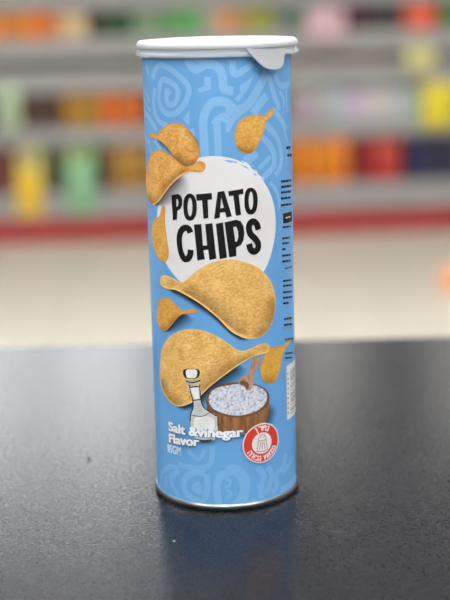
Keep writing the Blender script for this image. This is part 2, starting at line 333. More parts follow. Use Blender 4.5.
["stroke","chip_pale",11.6,[[23.76,81.8],[21.86,81.0],[17.71,80.63],[13.28,79.58],[8.02,77.14],[2.93,73.88],[-2.12,70.11],[-7.23,66.02],[-10.94,62.21],[-14.78,58.47],[-18.2,56.31],[-21.82,54.65],[-25.97,53.75]],0.5,True]],"title_lettering":[["fill","ink_black",6,[[-25.43,160.67],[-21.44,161.62],[-19.73,160.84],[-18.89,158.98],[-19.09,156.53],[-19.96,154.52],[-22.0,153.25],[-22.4,148.99],[-24.91,148.39]],False,[[[-22.5,159.01],[-21.42,158.98],[-21.13,157.39],[-21.55,155.64],[-22.4,155.29]]]],
["fill","ink_black",6,[[-14.76,162.14],[-12.71,161.13],[-11.55,158.53],[-11.35,155.13],[-11.96,151.69],[-13.32,149.45],[-15.19,148.78],[-17.11,149.52],[-18.24,151.92],[-18.46,155.34],[-18.12,158.78],[-16.77,161.18]],True,[[[-15.04,159.89],[-15.85,157.91],[-16.16,154.96],[-15.83,152.04],[-14.95,151.0],[-14.02,152.31],[-13.62,155.06],[-13.74,157.99],[-14.31,159.72]]]],
["fill","ink_black",6,[[-11.51,161.84],[-3.84,162.57],[-3.73,159.37],[-5.87,159.14],[-5.76,150.32],[-8.19,149.86],[-8.63,158.88],[-11.35,158.64]],False,[]],
["fill","ink_black",6,[[-1.03,163.01],[2.15,163.41],[5.55,150.93],[2.91,150.36],[2.29,153.11],[-0.03,152.89],[-0.38,150.31],[-3.0,149.92]],False,[[[0.63,160.21],[0.12,155.03],[1.76,155.27]]]],
["fill","ink_black",6,[[4.07,163.15],[11.4,164.01],[11.55,161.48],[9.13,161.15],[10.12,151.35],[7.52,151.02],[6.45,160.91],[4.31,160.72]],False,[]],
["fill","ink_black",6,[[15.26,164.22],[17.51,163.15],[18.79,160.55],[18.95,157.12],[18.37,153.6],[16.94,151.58],[15.09,151.11],[13.21,152.0],[12.12,154.53],[11.89,157.96],[12.22,161.34],[13.35,163.54]],True,[[[15.16,162.18],[14.38,160.4],[14.12,157.79],[14.37,154.84],[15.19,153.5],[16.13,154.69],[16.52,157.59],[16.36,160.33],[15.85,161.93]]]],
["stroke","ink_black",6,[[-15.06,142.84],[-15.96,144.76],[-17.92,145.15],[-20.01,143.68],[-21.3,140.37],[-21.33,136.39],[-20.53,132.48],[-18.9,129.81],[-16.88,129.95],[-15.51,132.02],[-15.21,134.52]],3.15,True],
["fill","ink_black",6,[[-13.13,147.05],[-9.3,147.35],[-8.85,136.74],[-6.75,136.96],[-7.46,147.38],[-3.92,147.87],[-2.42,130.44],[-5.76,129.66],[-6.32,134.8],[-8.61,134.47],[-8.03,130.02],[-11.8,129.32]],False,[]],
["fill","ink_black",6,[[-2.28,147.51],[1.11,148.17],[2.74,130.7],[-0.82,130.02]],False,[]],
["fill","ink_black",6,[[1.98,148.14],[7.57,149.16],[9.8,148.33],[11.17,145.79],[11.56,142.32],[11.07,138.9],[9.6,136.45],[7.27,135.52],[7.38,131.26],[3.82,130.76]],False,[[[6.11,145.62],[7.6,145.73],[8.39,143.52],[8.48,140.57],[7.84,138.54],[6.94,138.4]]]],
["stroke","ink_black",6,[[19.11,143.29],[18.26,146.04],[16.31,147.61],[14.46,146.6],[13.98,143.99],[14.99,141.23],[17.33,138.83],[18.85,136.29],[18.46,133.65],[16.33,132.69],[14.52,134.16],[13.94,136.79]],3.2,True]],"salt_bowl_print":[["fade","ink_shadow",12,[[21.94,55.05],[23.09,49.55],[21.12,44.67],[16.91,41.22],[10.35,40.06],[3.17,40.15]],[[28.64,52.55],[29.27,47.09],[26.27,42.5],[20.39,38.99],[12.42,37.42],[4.14,37.99]],0.6],
["fill","wood_print",13,[[-8.95,59.0],[-8.01,55.91],[-5.55,52.86],[-0.59,50.78],[6.41,49.38],[13.75,49.61],[19.44,51.32],[23.4,55.28],[23.25,51.1],[21.95,46.09],[18.67,42.5],[13.57,40.96],[7.24,40.6],[0.19,41.33],[-4.77,43.72],[-7.71,48.09],[-8.89,53.79]],True,[]],
["fill","wood_dark",14,[[-9.14,59.51],[-7.82,62.94],[-4.22,65.87],[1.79,67.44],[8.33,67.42],[15.17,65.8],[20.87,62.58],[23.66,58.38],[22.94,54.33],[18.85,51.16],[12.66,49.5],[5.9,49.31],[-1.09,50.58],[-6.56,53.1],[-8.92,56.39]],True,[]],
["fill","salt_print",15,[[-7.91,59.56],[-6.55,62.98],[-2.73,65.36],[2.26,66.28],[6.78,66.72],[11.41,65.81],[16.81,64.31],[20.84,61.28],[22.26,58.14],[21.01,54.7],[17.13,51.98],[11.62,50.68],[5.92,50.36],[-0.57,51.72],[-5.52,54.12],[-7.48,56.72]],True,[]]],"wooden_scoop_print":[["fill","wood_pale",16,[[14.9,79.58],[17.12,79.38],[18.81,78.2],[18.79,76.96],[16.73,74.17],[15.05,70.79],[14.35,68.5],[14.4,65.7],[12.94,63.03],[10.82,63.02],[9.62,65.23],[7.03,66.6],[7.13,68.56],[9.21,70.23],[11.3,70.74],[12.85,74.17],[14.1,77.63]],True,[]],
["fill","wood_dark",17,[[7.52,67.7],[9.48,68.35],[11.64,66.98],[12.12,64.64],[11.15,63.4],[10.03,65.18],[8.0,66.42]],True,[]]],"vinegar_bottle_print":[["fade","ink_shadow",17,[[-15.43,37.22],[-11.12,37.1],[-6.44,37.89]],[[-14.94,35.15],[-9.09,34.86],[-1.94,36.1]],0.7],
["fill","bottle_glass",18,[[-19.39,65.61],[-12.23,66.69],[-11.77,58.56],[-10.61,55.25],[-7.58,52.8],[-4.59,50.9],[-3.65,48.19],[-4.0,42.42],[-5.21,38.45],[-7.99,37.24],[-12.72,36.91],[-15.53,37.73],[-16.99,41.0],[-18.01,46.67],[-17.84,49.85],[-16.62,52.62],[-16.06,56.35],[-16.91,60.96]],True,[]],
["fill","bottle_white",19,[[-17.58,64.74],[-13.27,65.36],[-12.92,59.26],[-15.32,58.73]],False,[]],
["fill","bottle_white",19,[[-15.64,48.53],[-11.28,50.08],[-6.64,49.7],[-5.29,47.12],[-6.02,42.38],[-8.93,40.67],[-13.7,40.31],[-15.69,43.26]],True,[]],
["stroke","ink_black",20,[[-17.89,65.74],[-17.22,61.97],[-16.12,57.91],[-16.25,53.71],[-17.6,50.41],[-17.95,46.68]],0.5,True],
["stroke","ink_black",20,[[-12.28,66.58],[-11.96,59.33],[-10.82,55.24],[-7.59,52.59],[-4.3,50.48]],0.5,True],
["stroke","ink_black",20,[[-16.45,57.88],[-11.87,58.82]],0.5,True],
["stroke","ink_black",20,[[-17.26,50.18],[-11.81,49.94],[-7.59,52.28]],0.35,True],
["stroke","ink_black",20,[[-3.72,49.76],[-3.73,45.04]],0.4,True],
["stroke","ink_black",20,[[-15.42,37.69],[-11.11,37.26],[-6.95,37.92]],0.7,True],
["stroke","ink_black",20,[[-17.93,64.49],[-12.95,65.49]],0.6,True],
["fill","cork_print",19,[[-18.93,69.05],[-12.82,69.96],[-12.02,68.15],[-12.61,66.04],[-17.91,65.22],[-19.58,66.89]],True,[]],
["stroke","ink_black",20,[[-19.91,67.79],[-17.84,67.2],[-15.6,67.34],[-13.41,68.05],[-11.79,68.89]],0.6,True],
["fill","ink_black",20,[[-21.16,72.66],[-19.93,73.7],[-16.48,74.29],[-13.22,74.37],[-12.18,73.57],[-12.24,71.5],[-13.57,69.8],[-16.65,69.2],[-19.51,69.08],[-21.01,70.34]],True,[]],
["fill","bottle_white",21,[[-19.24,73.37],[-16.49,74.09],[-13.77,73.97],[-13.34,72.19],[-14.21,70.06],[-16.64,69.46],[-18.91,69.57],[-19.6,71.36]],True,[]]],"small_print":[["fill","ink_black",4,[[41.06,181.65],[43.61,181.49],[43.56,180.11],[41.01,180.28]],False,[]],
["fill","ink_black",4,[[44.3,181.44],[47.3,181.2],[47.22,179.83],[44.24,180.06]],False,[]],
["fill","ink_black",4,[[42.21,177.82],[45.49,177.57],[45.43,176.19],[42.16,176.45]],False,[]],
["fill","ink_black",4,[[46.31,177.5],[50.27,177.14],[50.17,175.76],[46.24,176.13]],False,[]],
["fill","ink_black",4,[[35.17,165.64],[36.68,165.55],[36.66,164.51],[35.15,164.6]],False,[]],
["fill","ink_black",4,[[37.13,165.52],[39.42,165.36],[39.39,164.32],[37.1,164.48]],False,[]],
["fill","ink_black",4,[[39.93,165.32],[43.96,164.98],[43.92,163.93],[39.9,164.28]],False,[]],
["fill","ink_black",4,[[44.67,164.91],[48.09,164.56],[48.03,163.51],[44.63,163.87]],False,[]],
["fill","ink_black",4,[[35.1,162.88],[37.79,162.7],[37.76,161.66],[35.08,161.84]],False,[]],
["fill","ink_black",4,[[38.26,162.67],[40.35,162.51],[40.32,161.46],[38.23,161.63]],False,[]],
["fill","ink_black",4,[[40.9,162.46],[44.21,162.16],[44.17,161.11],[40.86,161.42]],False,[]],
["fill","ink_black",4,[[44.94,162.09],[47.94,161.77],[47.88,160.71],[44.9,161.04]],False,[]],
["fill","ink_black",4,[[35.03,160.11],[36.71,160.0],[36.68,158.96],[35.0,159.07]],False,[]],
["fill","ink_black",4,[[37.15,159.97],[38.9,159.84],[38.87,158.8],[37.12,158.93]],False,[]],
["fill","ink_black",4,[[39.4,159.8],[41.64,159.61],[41.6,158.56],[39.37,158.75]],False,[]],
["fill","ink_black",4,[[42.23,159.55],[47.27,159.03],[47.22,157.97],[42.19,158.5]],False,[]],
["fill","ink_black",4,[[34.96,157.15],[37.74,156.95],[37.71,155.9],[34.93,156.1]],False,[]],
["fill","ink_black",4,[[38.21,156.91],[41.53,156.62],[41.49,155.57],[38.18,155.86]],False,[]],
["fill","ink_black",4,[[42.11,156.57],[46.66,156.08],[46.61,155.02],[42.08,155.51]],False,[]],
["fill","ink_black",4,[[34.87,153.88],[36.58,153.75],[36.55,152.71],[34.85,152.83]],False,[]],
["fill","ink_black",4,[[37.02,153.72],[39.14,153.54],[39.1,152.49],[36.99,152.67]],False,[]],
["fill","ink_black",4,[[39.64,153.5],[42.88,153.18],[42.84,152.13],[39.61,152.45]],False,[]],
["fill","ink_black",4,[[43.53,153.11],[47.44,152.66],[47.38,151.6],[43.49,152.06]],False,[]],
["fill","ink_black",4,[[36.61,148.98],[48.59,148.37],[48.77,143.14],[36.67,143.91]],False,[]],
["fill","paper_white",5,[[39.26,146.72],[41.54,146.61],[41.52,145.96],[39.24,146.07]],False,[]],
["fill","paper_white",5,[[42.47,146.57],[45.39,146.35],[45.37,145.69],[42.45,145.91]],False,[]],
["fill","ink_black",4,[[36.06,142.6],[39.08,142.31],[39.05,141.38],[36.03,141.67]],False,[]],
["fill","ink_black",4,[[39.58,142.26],[43.44,141.82],[43.41,140.88],[39.56,141.33]],False,[]],
["fill","ink_black",4,[[44.13,141.73],[46.08,141.48],[46.04,140.54],[44.09,140.8]],False,[]],
["fill","ink_black",4,[[35.54,137.1],[38.03,136.86],[38.0,135.86],[35.51,136.1]],False,[]],
["fill","ink_black",4,[[38.51,136.81],[41.62,136.45],[41.58,135.45],[38.48,135.81]],False,[]],
["fill","ink_black",4,[[42.21,136.37],[44.3,136.1],[44.26,135.1],[42.18,135.37]],False,[]],
["fill","ink_black",4,[[35.47,134.54],[37.21,134.37],[37.19,133.37],[35.45,133.54]],False,[]],
["fill","ink_black",4,[[37.67,134.32],[40.21,134.03],[40.18,133.03],[37.64,133.32]],False,[]],
["fill","ink_black",4,[[40.76,133.97],[42.94,133.69],[42.9,132.69],[40.72,132.97]],False,[]],
["fill","ink_black",4,[[35.4,131.62],[38.47,131.3],[38.44,130.3],[35.37,130.62]],False,[]],
["fill","ink_black",4,[[35.32,128.4],[38.25,128.08],[38.22,127.07],[35.29,127.4]],False,[]],
["fill","ink_black",4,[[38.74,128.02],[41.62,127.65],[41.59,126.65],[38.71,127.02]],False,[]],
["fill","ink_black",4,[[42.22,127.57],[45.29,127.13],[45.24,126.12],[42.19,126.56]],False,[]],
["fill","ink_black",4,[[35.24,125.47],[38.25,125.13],[38.22,124.13],[35.22,124.47]],False,[]],
["fill","ink_black",4,[[38.73,125.07],[41.68,124.69],[41.64,123.68],[38.7,124.07]],False,[]],
["fill","ink_black",4,[[42.28,124.6],[44.63,124.25],[44.59,123.24],[42.24,123.59]],False,[]],
["stroke","ink_black",4,[[37.46,121.0],[48.38,119.98]],0.5,False],
["fill","ink_black",4,[[35.73,115.5],[38.72,115.12],[38.69,114.1],[35.71,114.49]],False,[]],
["fill","ink_black",4,[[39.22,115.05],[42.12,114.62],[42.09,113.61],[39.19,114.03]],False,[]],
["fill","ink_black",4,[[42.75,114.52],[46.35,113.92],[46.3,112.91],[42.71,113.51]],False,[]],
["fill","ink_black",4,[[35.67,112.95],[38.18,112.63],[38.16,111.61],[35.64,111.94]],False,[]],
["fill","ink_black",4,[[38.67,112.56],[41.31,112.17],[41.27,111.16],[38.64,111.55]],False,[]],
["fill","ink_black",4,[[41.89,112.08],[44.5,111.66],[44.46,110.64],[41.86,111.06]],False,[]],
["fill","ink_black",4,[[45.25,111.53],[47.43,111.14],[47.38,110.12],[45.21,110.51]],False,[]],
["fill","ink_black",4,[[35.58,109.64],[38.48,109.25],[38.45,108.23],[35.56,108.62]],False,[]],
["fill","ink_black",4,[[38.98,109.18],[40.83,108.9],[40.79,107.88],[38.95,108.16]],False,[]],
["fill","ink_black",4,[[41.4,108.81],[43.6,108.45],[43.56,107.43],[41.36,107.79]],False,[]],
["fill","ink_black",4,[[44.3,108.33],[46.64,107.91],[46.59,106.88],[44.26,107.31]],False,[]],
["fill","ink_black",4,[[35.51,106.83],[37.45,106.57],[37.42,105.55],[35.48,105.81]],False,[]],
["fill","ink_black",4,[[37.92,106.5],[40.65,106.09],[40.62,105.07],[37.89,105.48]],False,[]],
["fill","ink_black",4,[[41.21,106.0],[44.51,105.44],[44.47,104.41],[41.18,104.98]],False,[]],
["fill","ink_black",4,[[45.27,105.3],[47.54,104.87],[47.49,103.85],[45.23,104.27]],False,[]],
["fill","ink_black",4,[[35.44,104.01],[38.66,103.56],[38.63,102.54],[35.41,103.0]],False,[]],
["fill","ink_black",4,[[39.16,103.48],[41.37,103.13],[41.34,102.1],[39.13,102.46]],False,[]],
["fill","ink_black",4,[[36.18,95.85],[38.44,95.5],[38.41,94.54],[36.16,94.89]],False,[]],
["fill","ink_black",4,[[38.94,95.42],[41.13,95.05],[41.1,94.09],[38.91,94.46]],False,[]],
["fill","ink_black",4,[[41.72,94.95],[45.66,94.2],[45.62,93.23],[41.68,93.98]],False,[]],
["fill","ink_black",4,[[36.1,92.75],[38.1,92.44],[38.08,91.48],[36.08,91.79]],False,[]],
["fill","ink_black",4,[[38.59,92.36],[41.07,91.93],[41.04,90.97],[38.56,91.4]],False,[]],
["fill","ink_black",4,[[41.65,91.83],[45.94,90.99],[45.89,90.03],[41.62,90.86]],False,[]],
["fill","ink_black",4,[[37.09,84.93],[39.29,84.55],[39.27,83.71],[37.07,84.09]],False,[]],
["fill","ink_black",4,[[39.82,84.45],[43.01,83.84],[42.98,83.0],[39.79,83.61]],False,[]],
["fill","ink_black",4,[[43.68,83.7],[48.69,82.61],[48.64,81.77],[43.65,82.86]],False,[]],
["fill","ink_black",4,[[36.9,77.64],[38.66,77.32],[38.64,76.48],[36.88,76.8]],False,[]],
["fill","ink_black",4,[[39.17,77.23],[41.1,76.85],[41.07,76.01],[39.14,76.39]],False,[]],
["fill","ink_black",4,[[41.69,76.73],[44.46,76.15],[44.43,75.3],[41.66,75.89]],False,[]],
["fill","ink_black",4,[[45.23,75.98],[47.79,75.39],[47.74,74.54],[45.19,75.13]],False,[]],
["fill","ink_black",4,[[36.83,75.24],[39.59,74.73],[39.56,73.88],[36.81,74.4]],False,[]],
["fill","ink_black",4,[[40.12,74.62],[42.6,74.12],[42.57,73.27],[40.09,73.78]],False,[]],
["fill","ink_black",4,[[43.25,73.98],[46.01,73.36],[45.97,72.51],[43.22,73.13]],False,[]]]}
META = {"badge": [18.68, 34.23], "salt": [[-31.96, 39.36], [8.35, 39.44]], "flavor": [[-31.96, 32.97], [-13.55, 34.29]], "weight": [[-33.79, 27.33], [-24.1, 27.83]], "barcode": [[37.95, 70.32], [38.03, 41.52]]}
GOODS = [
('snack_bag', [0.835, 0.505, 0.252], -1.247, 0.875, 0.092, 0.213, 0.03, 'orange snack bag cut by the left photo edge on the topmost visible shelf', 'orange bags at the left edge'),
('snack_bag', [0.843, 0.508, 0.217], -1.148, 0.875, 0.092, 0.211, 0.03, 'orange snack bag cut by the left photo edge on the topmost visible shelf', 'orange bags at the left edge'),
('snack_bag', [0.859, 0.525, 0.212], -1.049, 0.875, 0.092, 0.21, 0.03, 'orange snack bag cut by the left photo edge on the topmost visible shelf', 'orange bags at the left edge'),
('snack_bag', [0.858, 0.528, 0.142], -0.958, 0.875, 0.078, 0.213, 0.03, 'bright orange snack bag on the topmost visible shelf, far left of the can', 'bright orange bags on the topmost shelf'),
('snack_bag', [0.97, 0.538, 0.137], -0.874, 0.875, 0.078, 0.208, 0.03, 'bright orange snack bag on the topmost visible shelf, far left of the can', 'bright orange bags on the topmost shelf'),
('snack_bag', [0.869, 0.462, 0.138], -0.79, 0.875, 0.078, 0.211, 0.03, 'bright orange snack bag on the topmost visible shelf, far left of the can', 'bright orange bags on the topmost shelf'),
('snack_bag', [0.876, 0.742, 0.579], -0.714, 0.875, 0.065, 0.196, 0.03, 'cream snack bag between the orange and dark bags on the topmost shelf', 'cream bags on the topmost shelf'),
('snack_bag', [0.908, 0.813, 0.626], -0.644, 0.875, 0.065, 0.193, 0.03, 'cream snack bag between the orange and dark bags on the topmost shelf', 'cream bags on the topmost shelf'),
('snack_carton', [0.263, 0.129, 0.129], -0.581, 0.875, 0.052, 0.197, 0.03, 'narrow dark brown carton left of the dark green bags on the topmost shelf', None),
('snack_bag', [0.121, 0.285, 0.134], -0.513, 0.875, 0.074, 0.195, 0.03, 'dark green snack bag on the topmost shelf just left of the can lid', 'dark green bags left of the lid'),
('snack_bag', [0.129, 0.303, 0.146], -0.433, 0.875, 0.074, 0.2, 0.03, 'dark green snack bag on the topmost shelf just left of the can lid', 'dark green bags left of the lid'),
('snack_bag', [0.479, 0.579, 0.465], -0.36, 0.875, 0.061, 0.198, 0.03, 'grey green snack bag above the left end of the can lid', 'grey green bags above the lid'),
('snack_bag', [0.491, 0.631, 0.49], -0.294, 0.875, 0.061, 0.195, 0.03, 'grey green snack bag above the left end of the can lid', 'grey green bags above the lid'),
('snack_bag', [0.384, 0.579, 0.366], -0.228, 0.875, 0.061, 0.198, 0.03, 'mid green snack bag on the topmost shelf above the can lid', 'mid green bags above the lid'),
('snack_bag', [0.357, 0.677, 0.376], -0.162, 0.875, 0.061, 0.205, 0.03, 'mid green snack bag on the topmost shelf above the can lid', 'mid green bags above the lid'),
('snack_bag', [0.368, 0.656, 0.368], -0.096, 0.875, 0.061, 0.203, 0.03, 'mid green snack bag on the topmost shelf above the can lid', 'mid green bags above the lid'),
('snack_carton', [0.637, 0.637, 0.613], -0.03, 0.875, 0.061, 0.199, 0.03, 'light grey carton between green and tan bags above the can lid', None),
('snack_bag', [0.894, 0.639, 0.388], 0.035, 0.875, 0.059, 0.198, 0.03, 'tan snack bag on the topmost shelf above the middle of the lid', 'tan bags above the lid'),
('snack_bag', [0.782, 0.571, 0.443], 0.099, 0.875, 0.059, 0.197, 0.03, 'tan snack bag on the topmost shelf above the middle of the lid', 'tan bags above the lid'),
('snack_bag', [0.655, 0.619, 0.22], 0.17, 0.875, 0.073, 0.195, 0.03, 'olive yellow snack bag above the right part of the can lid', 'olive yellow bags above the lid'),
('snack_bag', [0.611, 0.64, 0.217], 0.248, 0.875, 0.073, 0.196, 0.03, 'olive yellow snack bag above the right part of the can lid', 'olive yellow bags above the lid'),
('snack_carton', [0.391, 0.442, 0.445], 0.325, 0.875, 0.071, 0.2, 0.03, 'dull grey green carton above the right end of the lid', 'grey green cartons right of the lid'),
('snack_carton', [0.398, 0.491, 0.391], 0.402, 0.875, 0.071, 0.202, 0.03, 'dull grey green carton above the right end of the lid', 'grey green cartons right of the lid'),
('snack_carton', [0.306, 0.047, 0.153], 0.562, 0.875, 0.068, 0.207, 0.03, 'dark maroon carton on the topmost shelf right of the can', 'maroon cartons on the topmost shelf'),
('snack_carton', [0.274, 0.041, 0.176], 0.635, 0.875, 0.068, 0.211, 0.03, 'dark maroon carton on the topmost shelf right of the can', 'maroon cartons on the topmost shelf'),
('snack_carton', [0.279, 0.04, 0.153], 0.708, 0.875, 0.068, 0.207, 0.03, 'dark maroon carton on the topmost shelf right of the can', 'maroon cartons on the topmost shelf'),
('snack_carton', [0.202, 0.192, 0.195], 0.785, 0.875, 0.073, 0.206, 0.03, 'blackish carton between the maroon cartons and the red orange bag', 'blackish cartons on the topmost shelf'),
('snack_carton', [0.23, 0.187, 0.202], 0.864, 0.875, 0.074, 0.201, 0.03, 'blackish carton between the maroon cartons and the red orange bag', 'blackish cartons on the topmost shelf'),
('snack_bag', [0.904, 0.379, 0.257], 0.992, 0.875, 0.165, 0.213, 0.03, 'red orange snack bag on the topmost shelf at top right', None),
('snack_bag', [0.31, 0.522, 0.311], 1.131, 0.875, 0.085, 0.209, 0.03, 'green snack bag in the top right corner of the photo', 'green bags in the top right corner'),
('snack_bag', [0.312, 0.509, 0.318], 1.223, 0.875, 0.085, 0.208, 0.03, 'green snack bag in the top right corner of the photo', 'green bags in the top right corner'),
('snack_bag', [0.356, 0.519, 0.298], 1.315, 0.875, 0.085, 0.204, 0.03, 'green snack bag in the top right corner of the photo', 'green bags in the top right corner'),
('snack_carton', [0.123, 0.098, 0.135], -1.248, 0.722, 0.101, 0.131, 0.03, 'blackish carton top showing in the dark slot left of the can lid', 'blackish cartons in the slot left of the lid'),
('snack_carton', [0.14, 0.103, 0.13], -1.139, 0.722, 0.101, 0.131, 0.03, 'blackish carton top showing in the dark slot left of the can lid', 'blackish cartons in the slot left of the lid'),
('snack_carton', [0.128, 0.101, 0.128], -1.03, 0.722, 0.101, 0.131, 0.03, 'blackish carton top showing in the dark slot left of the can lid', 'blackish cartons in the slot left of the lid'),
('snack_carton', [0.126, 0.111, 0.131], -0.921, 0.722, 0.102, 0.131, 0.03, 'blackish carton top showing in the dark slot left of the can lid', 'blackish cartons in the slot left of the lid'),
('snack_carton', [0.128, 0.12, 0.114], -0.811, 0.722, 0.102, 0.131, 0.03, 'blackish carton top showing in the dark slot left of the can lid', 'blackish cartons in the slot left of the lid'),
('snack_carton', [0.128, 0.109, 0.11], -0.701, 0.722, 0.102, 0.131, 0.03, 'blackish carton top showing in the dark slot left of the can lid', 'blackish cartons in the slot left of the lid'),
('snack_carton', [0.13, 0.112, 0.112], -0.592, 0.722, 0.102, 0.131, 0.03, 'blackish carton top showing in the dark slot left of the can lid', 'blackish cartons in the slot left of the lid'),
('snack_carton', [0.144, 0.121, 0.125], -0.482, 0.722, 0.102, 0.131, 0.03, 'blackish carton top showing in the dark slot left of the can lid', 'blackish cartons in the slot left of the lid'),
('snack_carton', [0.137, 0.101, 0.109], -0.371, 0.722, 0.103, 0.131, 0.03, 'blackish carton top showing in the dark slot left of the can lid', 'blackish cartons in the slot left of the lid'),
('snack_carton', [0.304, 0.193, 0.177], -0.26, 0.722, 0.103, 0.131, 0.03, 'dark carton hidden behind the can on the second shelf', 'cartons behind the can on the second shelf'),
('snack_carton', [0.291, 0.186, 0.17], -0.15, 0.722, 0.103, 0.131, 0.03, 'dark carton hidden behind the can on the second shelf', 'cartons behind the can on the second shelf'),
('snack_carton', [0.31, 0.171, 0.164], -0.039, 0.722, 0.103, 0.131, 0.03, 'dark carton hidden behind the can on the second shelf', 'cartons behind the can on the second shelf'),
('snack_carton', [0.304, 0.195, 0.168], 0.072, 0.722, 0.103, 0.131, 0.03, 'dark carton hidden behind the can on the second shelf', 'cartons behind the can on the second shelf'),
('snack_carton', [0.305, 0.181, 0.168], 0.184, 0.722, 0.104, 0.128, 0.03, 'dark carton hidden behind the can on the second shelf', 'cartons behind the can on the second shelf'),
('snack_carton', [0.303, 0.183, 0.172], 0.295, 0.722, 0.104, 0.125, 0.03, 'dark carton hidden behind the can on the second shelf', 'cartons behind the can on the second shelf'),
('snack_carton', [0.34, 0.12, 0.077], 0.4, 0.722, 0.091, 0.131, 0.03, 'dark red brown carton top showing in the slot right of the lid', 'red brown carton tops right of the lid'),
('snack_carton', [0.343, 0.105, 0.083], 0.498, 0.722, 0.091, 0.131, 0.03, 'dark red brown carton top showing in the slot right of the lid', 'red brown carton tops right of the lid'),
('snack_carton', [0.358, 0.122, 0.077], 0.596, 0.722, 0.091, 0.131, 0.03, 'dark red brown carton top showing in the slot right of the lid', 'red brown carton tops right of the lid'),
('snack_carton', [0.341, 0.115, 0.087], 0.694, 0.722, 0.091, 0.131, 0.03, 'dark red brown carton top showing in the slot right of the lid', 'red brown carton tops right of the lid'),
('snack_carton', [0.351, 0.104, 0.082], 0.793, 0.722, 0.092, 0.131, 0.03, 'dark red brown carton top showing in the slot right of the lid', 'red brown carton tops right of the lid'),
('snack_carton', [0.159, 0.15, 0.143], 0.895, 0.722, 0.099, 0.131, 0.03, 'black carton top in the slot at the right photo edge', 'black carton tops at the right edge'),
('snack_carton', [0.182, 0.136, 0.129], 1.001, 0.722, 0.099, 0.131, 0.03, 'black carton top in the slot at the right photo edge', 'black carton tops at the right edge'),
('snack_carton', [0.174, 0.135, 0.134], 1.108, 0.722, 0.099, 0.131, 0.03, 'black carton top in the slot at the right photo edge', 'black carton tops at the right edge'),
('snack_carton', [0.173, 0.141, 0.155], 1.215, 0.722, 0.099, 0.131, 0.03, 'black carton top in the slot at the right photo edge', 'black carton tops at the right edge'),
('snack_bag', [0.288, 0.287, 0.227], -1.271, 0.475, 0.081, 0.225, 0.03, 'dark bag left of the white and green tub, past the photo edge', 'dark bags past the left edge'),
('snack_bag', [0.299, 0.323, 0.224], -1.183, 0.475, 0.081, 0.225, 0.03, 'dark bag left of the white and green tub, past the photo edge', 'dark bags past the left edge'),
('snack_bag', [0.27, 0.284, 0.231], -1.095, 0.475, 0.082, 0.222, 0.03, 'dark bag left of the white and green tub, past the photo edge', 'dark bags past the left edge'),
('snack_carton', [0.303, 0.195, 0.126], -0.913, 0.475, 0.064, 0.225, 0.03, 'dark brown carton on the third shelf right of the white and green tub', 'dark brown cartons on the third shelf'),
('snack_carton', [0.269, 0.187, 0.109], -0.844, 0.475, 0.064, 0.225, 0.03, 'dark brown carton on the third shelf right of the white and green tub', 'dark brown cartons on the third shelf'),
('snack_carton', [0.281, 0.193, 0.115], -0.774, 0.475, 0.064, 0.222, 0.03, 'dark brown carton on the third shelf right of the white and green tub', 'dark brown cartons on the third shelf'),
('snack_bag', [0.74, 0.521, 0.114], -0.697, 0.475, 0.079, 0.222, 0.03, 'amber snack bag between dark brown cartons and orange bags on the third shelf', 'amber bags on the third shelf'),
('snack_bag', [0.652, 0.516, 0.105], -0.612, 0.475, 0.079, 0.214, 0.03, 'amber snack bag between dark brown cartons and orange bags on the third shelf', 'amber bags on the third shelf'),
('snack_bag', [0.881, 0.418, 0.099], -0.531, 0.475, 0.071, 0.223, 0.03, 'orange snack bag on the third shelf touching the left outline of the can', 'orange bags on the third shelf'),
('snack_bag', [0.824, 0.431, 0.08], -0.455, 0.475, 0.071, 0.213, 0.03, 'orange snack bag on the third shelf touching the left outline of the can', 'orange bags on the third shelf'),
('snack_bag', [0.838, 0.408, 0.081], -0.379, 0.475, 0.071, 0.213, 0.03, 'orange snack bag on the third shelf touching the left outline of the can', 'orange bags on the third shelf'),
('snack_carton', [0.507, 0.399, 0.276], -0.266, 0.475, 0.103, 0.223, 0.03, 'carton hidden behind the can on the third shelf', 'cartons behind the can on the third shelf'),
('snack_carton', [0.551, 0.402, 0.252], -0.155, 0.475, 0.104, 0.223, 0.03, 'carton hidden behind the can on the third shelf', 'cartons behind the can on the third shelf'),
('snack_carton', [0.487, 0.359, 0.269], -0.043, 0.475, 0.104, 0.218, 0.03, 'carton hidden behind the can on the third shelf', 'cartons behind the can on the third shelf'),
('snack_carton', [0.486, 0.376, 0.262], 0.069, 0.475, 0.104, 0.215, 0.03, 'carton hidden behind the can on the third shelf', 'cartons behind the can on the third shelf'),
('snack_carton', [0.514, 0.398, 0.281], 0.181, 0.475, 0.104, 0.215, 0.03, 'carton hidden behind the can on the third shelf', 'cartons behind the can on the third shelf'),
('snack_carton', [0.536, 0.417, 0.246], 0.293, 0.475, 0.104, 0.206, 0.03, 'carton hidden behind the can on the third shelf', 'cartons behind the can on the third shelf'),
('snack_jar', [0.707, 0.617, 0.701], 0.389, 0.475, 0.057, 0.211, 0.03, 'small whitish jar on the third shelf just right of the can', 'whitish jars right of the can'),
('snack_jar', [0.727, 0.643, 0.713], 0.45, 0.475, 0.057, 0.207, 0.03, 'small whitish jar on the third shelf just right of the can', 'whitish jars right of the can'),
('snack_jar', [0.713, 0.704, 0.7], 0.512, 0.475, 0.057, 0.207, 0.03, 'small whitish jar on the third shelf just right of the can', 'whitish jars right of the can'),
('snack_carton', [0.69, 0.751, 0.788], 0.579, 0.475, 0.069, 0.21, 0.03, 'pale grey carton on the third shelf left of the yellow bag', 'pale grey cartons on the third shelf'),
('snack_carton', [0.751, 0.69, 0.798], 0.654, 0.475, 0.069, 0.205, 0.03, 'pale grey carton on the third shelf left of the yellow bag', 'pale grey cartons on the third shelf'),
